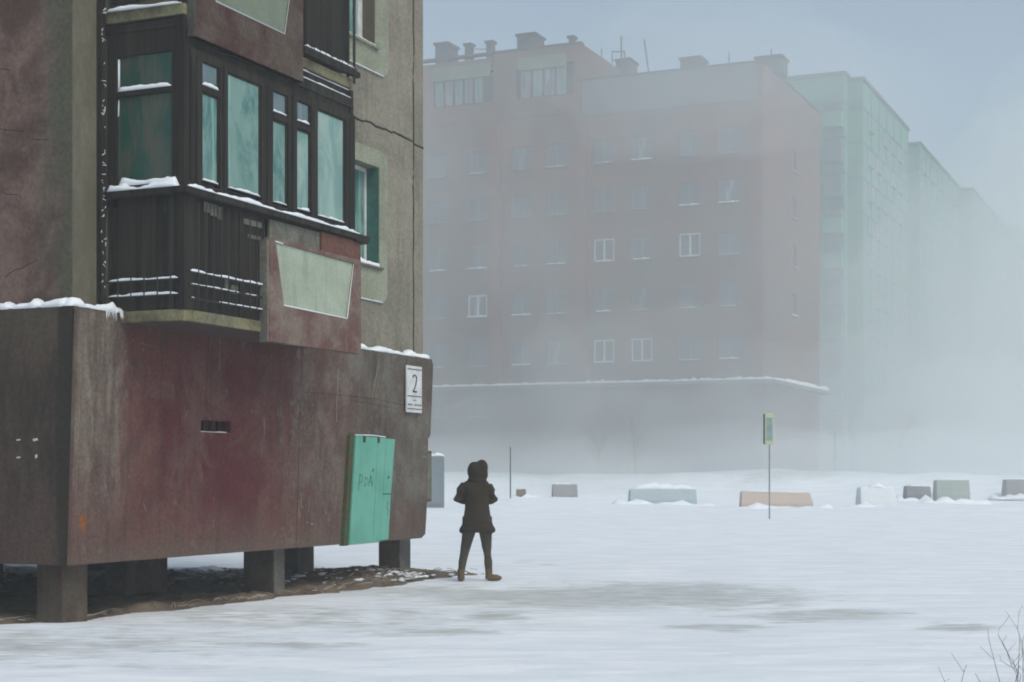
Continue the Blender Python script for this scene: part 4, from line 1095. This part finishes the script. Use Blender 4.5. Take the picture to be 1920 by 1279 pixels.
barrier(1178, 1305, 918, 947, 68, 'blue', 'long blue grey block capped with snow, left of the orange one', snowh=.30)
barrier(1387, 1522, 921, 956, 62, 'orange', 'long pale orange block behind the yellow sign pole', .6, .08)
barrier(1608, 1676, 914, 953, 64, 'white', 'block buried almost completely in snow between the orange and the dark block', .5, .25)
barrier(1696, 1743, 911, 934, 74, 'dark', 'low dark block leaning left of the green grey one', .3, .12)
barrier(1752, 1815, 900, 943, 70, 'green', 'tall green grey block near the right edge', 0, .06)
barrier(1882, 1930, 899, 932, 76, 'grey', 'grey block cut off by the right edge of the photo', 0, .05)

# grey cabinet beyond the corner of the near house
e = empty('utility_cabinet', (px_ray(816) * 60, 60, hz(-2.9, 60))); tag(e, 'grey cabinet capped with snow just behind the corner of the maroon house', 'cabinet')
BM['cab'] = conc('cabinet_paint', (.19, .23, .25), (.17, .2, .21), (.2, .21, .2))
w = MB(); w.box(-.35, .33, -.3, .3, -.1, 1.95); w.build('housing', BM['cab'], e, bevel=.03)
w = MB(); w.box(-.27, .25, -.33, -.305, .15, 1.8); w.build('door', BM['cab'], e)
w = MB(); w.snowstrip((-.36, 0, 1.95), (.35, 0, 1.95), .62, .12, 3); w.build('snow_cap', M['snow'], e, True)

# road sign
d = 50.0; x = px_ray(1443) * d; zg = hz(x, d); sp = empty('road_sign', (x, d, zg), radians(0))
tag(sp, 'thin pole with a narrow yellow bordered plate standing in the open snow', 'sign')
w = MB(); w.tube([(0, .03, -.3), (0, .03, 3.2)], .024, 10); w.build('pole', plain('galvanised_pole', (.22, .23, .24), .5), sp)
zt = 1.5 + (893 - 775) * d / 3000 - zg; zb = 1.5 + (893 - 834) * d / 3000 - zg
w = MB(); w.box(-.15, .10, -.04, .0, zb, zt); w.build('plate', plain('fluorescent_yellow', (.42, .50, .30), .5, vary=.05), sp, bevel=.006)
w = MB(); w.box(-.105, .075, -.046, -.0405, zb + .13, zt - .14); w.build('plate_face', plain('blue_grey_face', (.20, .28, .27), .5), sp)
w = MB(); w.box(-.19, -.155, -.05, .05, zb + .02, zt - .02); w.build('plate_side', M['metal'], sp)

# lamp posts and poles far off
def pole(px, y0, d, label, r=.06, arm=False):
    x = px_ray(px) * d; zg = hz(x, d); zt = 1.5 + (893 - y0) * d / 3000 - zg
    e = empty('street_pole', (x, d, zg)); w = MB(); w.tube([(0, 0, -.5), (0, 0, zt * .5), (0, 0, zt)], [r * 1.3, r, r * .8], 8); w.build('shaft', M['farframe'] if 0 else M['roofing'], e)
    w = MB(); w.box(-.05, .05, -.05, .05, -.05, .12); w.build('base', BM['grey'], e)
    if arm: w = MB(); w.tube([(0, 0, zt), (-.5, 0, zt + .2)], .04, 6); w.build('arm', M['roofing'], e)
    tag(e, label, 'pole', 'thin poles in the fog')
pole(957, 838, 78, 'short thin pole standing alone right behind the walking person', .03)
pole(1565, 808, 92, 'left one of the two thin poles below the pale green block', .05)
pole(1600, 812, 96, 'right one of the two thin poles below the pale green block', .05)

# bare trees and a dry shrub
def tree(px, d, H, label, seed, spread=1.0):
    random.seed(seed); x = px_ray(px) * d; zg = hz(x, d); e = empty('bare_tree', (x, d, zg)); tr_ = MB(); cr = MB()
    tr_.tube([(0, 0, -.3), (.05, 0, H * .3), (-.03, .02, H * .62), (0, 0, H * .9)], [.06, .045, .03, .012], 8)
    def br(p, dr, L, r, dep):
        q = [Vector(p)]; dd = Vector(dr)
        for k in range(4):
            dd = (dd + Vector((random.uniform(-.25, .25), random.uniform(-.25, .25), random.uniform(-.05, .25)))).normalized(); q.append(q[-1] + dd * L / 4)
        cr.tube(q, [r, r * .8, r * .6, r * .45, r * .25], 5)
        if dep:
            for k in range(4): br(q[1 + k % 4], (dd + Vector((random.uniform(-.9, .9), random.uniform(-.9, .9), random.uniform(-.1, .5)))).normalized(), L * .6, r * .5, dep - 1)
    for k in range(15):
        a = random.uniform(0, 2 * pi); z = H * random.uniform(.22, .85)
        br((0, 0, z), (cos(a) * spread, sin(a) * spread, .75), H * .33, .016, 2)
    tr_.build('trunk', M['bark'], e, True); cr.build('crown', M['bark'], e); tag(e, label, 'tree', 'bare trees in the fog')
M['bark'] = plain('dark_bark', (.12, .11, .10), .95)
tree(1122, 93, 2.3, 'small leafless tree in front of the middle of the brick block', 4)
tree(1190, 92, 3.0, 'leafless tree to the right of the small one before the brick block', 5)
tree(1692, 100, 3.6, 'leafless tree far right before the pale green block', 6)
random.seed(21)
def shrub(px, d, stems, label):
    x = px_ray(px) * d; e = empty('dry_shrub', (x, d, hz(x, d))); w = MB(); tw_ = MB()
    for i, st in enumerate(stems):
        pts = [(0 + random.uniform(-.04, .04), random.uniform(-.05, .05), -.05)]
        for (qx, qy) in st: pts.append(((qx - px) / 3000 * d, random.uniform(-.05, .05), 1.5 + (893 - qy) * d / 3000 - hz(x, d)))
        n = len(pts); w.tube(pts, [.0023 * (1 - .6 * k / n) for k in range(n)], 5)
        for k in range(1, n - 1):
            if random.random() < .35:
                p = Vector(pts[k]); tw_.tube([p, p + Vector((random.uniform(-.08, .08), 0, random.uniform(.05, .12)))], [.0013, .0008], 4)
    w.build('stems', M['stem'], e); tw_.build('twigs', M['stem'], e); tag(e, label, 'shrub', 'dry weeds poking from the snow')
M['stem'] = plain('dry_stem', (.11, .095, .08), .9)
shrub(1886, 9.0, [[(1876, 1279), (1868, 1255), (1861, 1236), (1857, 1200), (1855, 1180)], [(1905, 1262), (1893, 1245), (1884, 1222), (1877, 1193), (1876, 1179), (1885, 1172), (1893, 1156)],
                  [(1907, 1279), (1896, 1252), (1880, 1240), (1872, 1228)], [(1916, 1268), (1900, 1250), (1893, 1232), (1883, 1205), (1885, 1190)]], 'tall thin dry weed at the lower right corner')
shrub(1918, 9.2, [[(1912, 1279), (1909, 1240), (1907, 1200), (1906, 1185)], [(1921, 1230), (1914, 1205), (1909, 1180), (1911, 1150), (1917, 1136), (1924, 1150)], [(1926, 1262), (1915, 1250), (1908, 1272)]], 'dry weed cut by the right edge with a bent tip')
shrub(1808, 8.8, [[(1803, 1279), (1806, 1260), (1810, 1246)], [(1774, 1279), (1776, 1271)]], 'short weed tip at the bottom edge, left of the tall weed')
shrub(1838, 8.8, [[(1836, 1279), (1833, 1265)], [(1842, 1290), (1846, 1284)]], 'shortest weed tip at the bottom edge between the others')

# ------------------------------------------------------------------ haze
HZ_DENS = .0026
w = MB(); w.box(-335, 335, -65, 565, -1.5, 60)
m = bpy.data.materials.new('haze_air'); m.use_nodes = True; n = m.node_tree; n.nodes.clear()
out = n.nodes.new('ShaderNodeOutputMaterial'); pv = n.nodes.new('ShaderNodeVolumePrincipled')
pv.inputs['Color'].default_value = (.92, .965, .965, 1); pv.inputs['Density'].default_value = HZ_DENS; pv.inputs['Anisotropy'].default_value = .2
n.links.new(pv.outputs[0], out.inputs['Volume'])
hzo = w.build('haze', m); tag(hzo, 'fog and blowing snow filling the air', kind='stuff')

# clouds of blowing snow: closed bodies of even density, thick near the ground and thin at their rims
def cloud(x, y, z, rx, ry, rz, dens, seed):
    me = bpy.data.meshes.new('blowing_snow'); bm = bmesh.new(); bmesh.ops.create_icosphere(bm, subdivisions=5, radius=1)
    for v_ in bm.verts:
        k = 1 + .34 * noise.fractal(v_.co * 1.3 + Vector((seed, seed * 2, 0)), 1.0, 2.0, 4); v_.co = Vector((v_.co.x * rx * k, v_.co.y * ry * k, v_.co.z * rz * k))
    bm.to_mesh(me); bm.free(); o = bpy.data.objects.new('blowing_snow', me); C.objects.link(o)
    o.location = (x, y, z); o.rotation_euler = (0, 0, ROT)
    m = bpy.data.materials.new('blowing_snow_air'); m.use_nodes = True; n = m.node_tree; n.nodes.clear()
    out = n.nodes.new('ShaderNodeOutputMaterial'); pv = n.nodes.new('ShaderNodeVolumePrincipled')
    pv.inputs['Color'].default_value = (.94, .975, .975, 1); pv.inputs['Density'].default_value = dens; pv.inputs['Anisotropy'].default_value = .2
    n.links.new(pv.outputs[0], out.inputs['Volume']); me.materials.append(m)
    tag(o, 'blowing snow', kind='stuff'); return o
def at_front(t, ahead): return (C1[0] - t * UY - ahead * UX, C1[1] + t * UX - ahead * UY)
# local x of each cloud runs away from the camera, local y along the fronts
for k, (t, ahead, z, rd, ra, rz, dn) in enumerate(((30, 6, 1.0, 5.5, 13, 8.0, .036), (17, 6.5, .5, 5.5, 12, 9.5, .040), (6, 6.5, .5, 5.5, 11, 10.5, .040), (-5, 5, .5, 6.0, 12, 9.0, .042), (-20, 3, .5, 8, 14, 8.5, .045),
 (13, 6.8, 13, 5.5, 26, 20, .028), (-2, 7.0, 10, 5.5, 15, 22, .022), (30, 6.8, 12, 5.5, 16, 19, .024), (20, 14, .8, 5, 20, 3.2, .055), (-8, 13, .8, 5, 18, 3.2, .055), (8, 6.9, 1, 5.5, 24, 6, .030), (26, 6.9, 24, 5, 16, 7, .014),
                                                 (2, 7, 24, 4, 9, 5, .034), (22, 7, 16, 4, 12, 7, .016))):
    x, y = at_front(t, ahead); cloud(x, y, z, rd, ra, rz, dn, k * 3.7)
cloud(29, 113, 3, 11, 12, 20, .030, 31)
cloud(43, 140, 8, 26, 14, 24, .020, 47)
cloud(66, 165, 10, 40, 24, 34, .016, 59)
cloud(100, 215, 14, 60, 45, 42, .014, 71)
cloud(10, 240, 4, 40, 90, 38, .012, 83)
for i_, o in enumerate([q for q in C.objects if q.name.startswith('blowing_snow')]):
    o['label'] = 'drifting cloud of blowing snow before the far houses'; o['group'] = 'clouds of blowing snow'
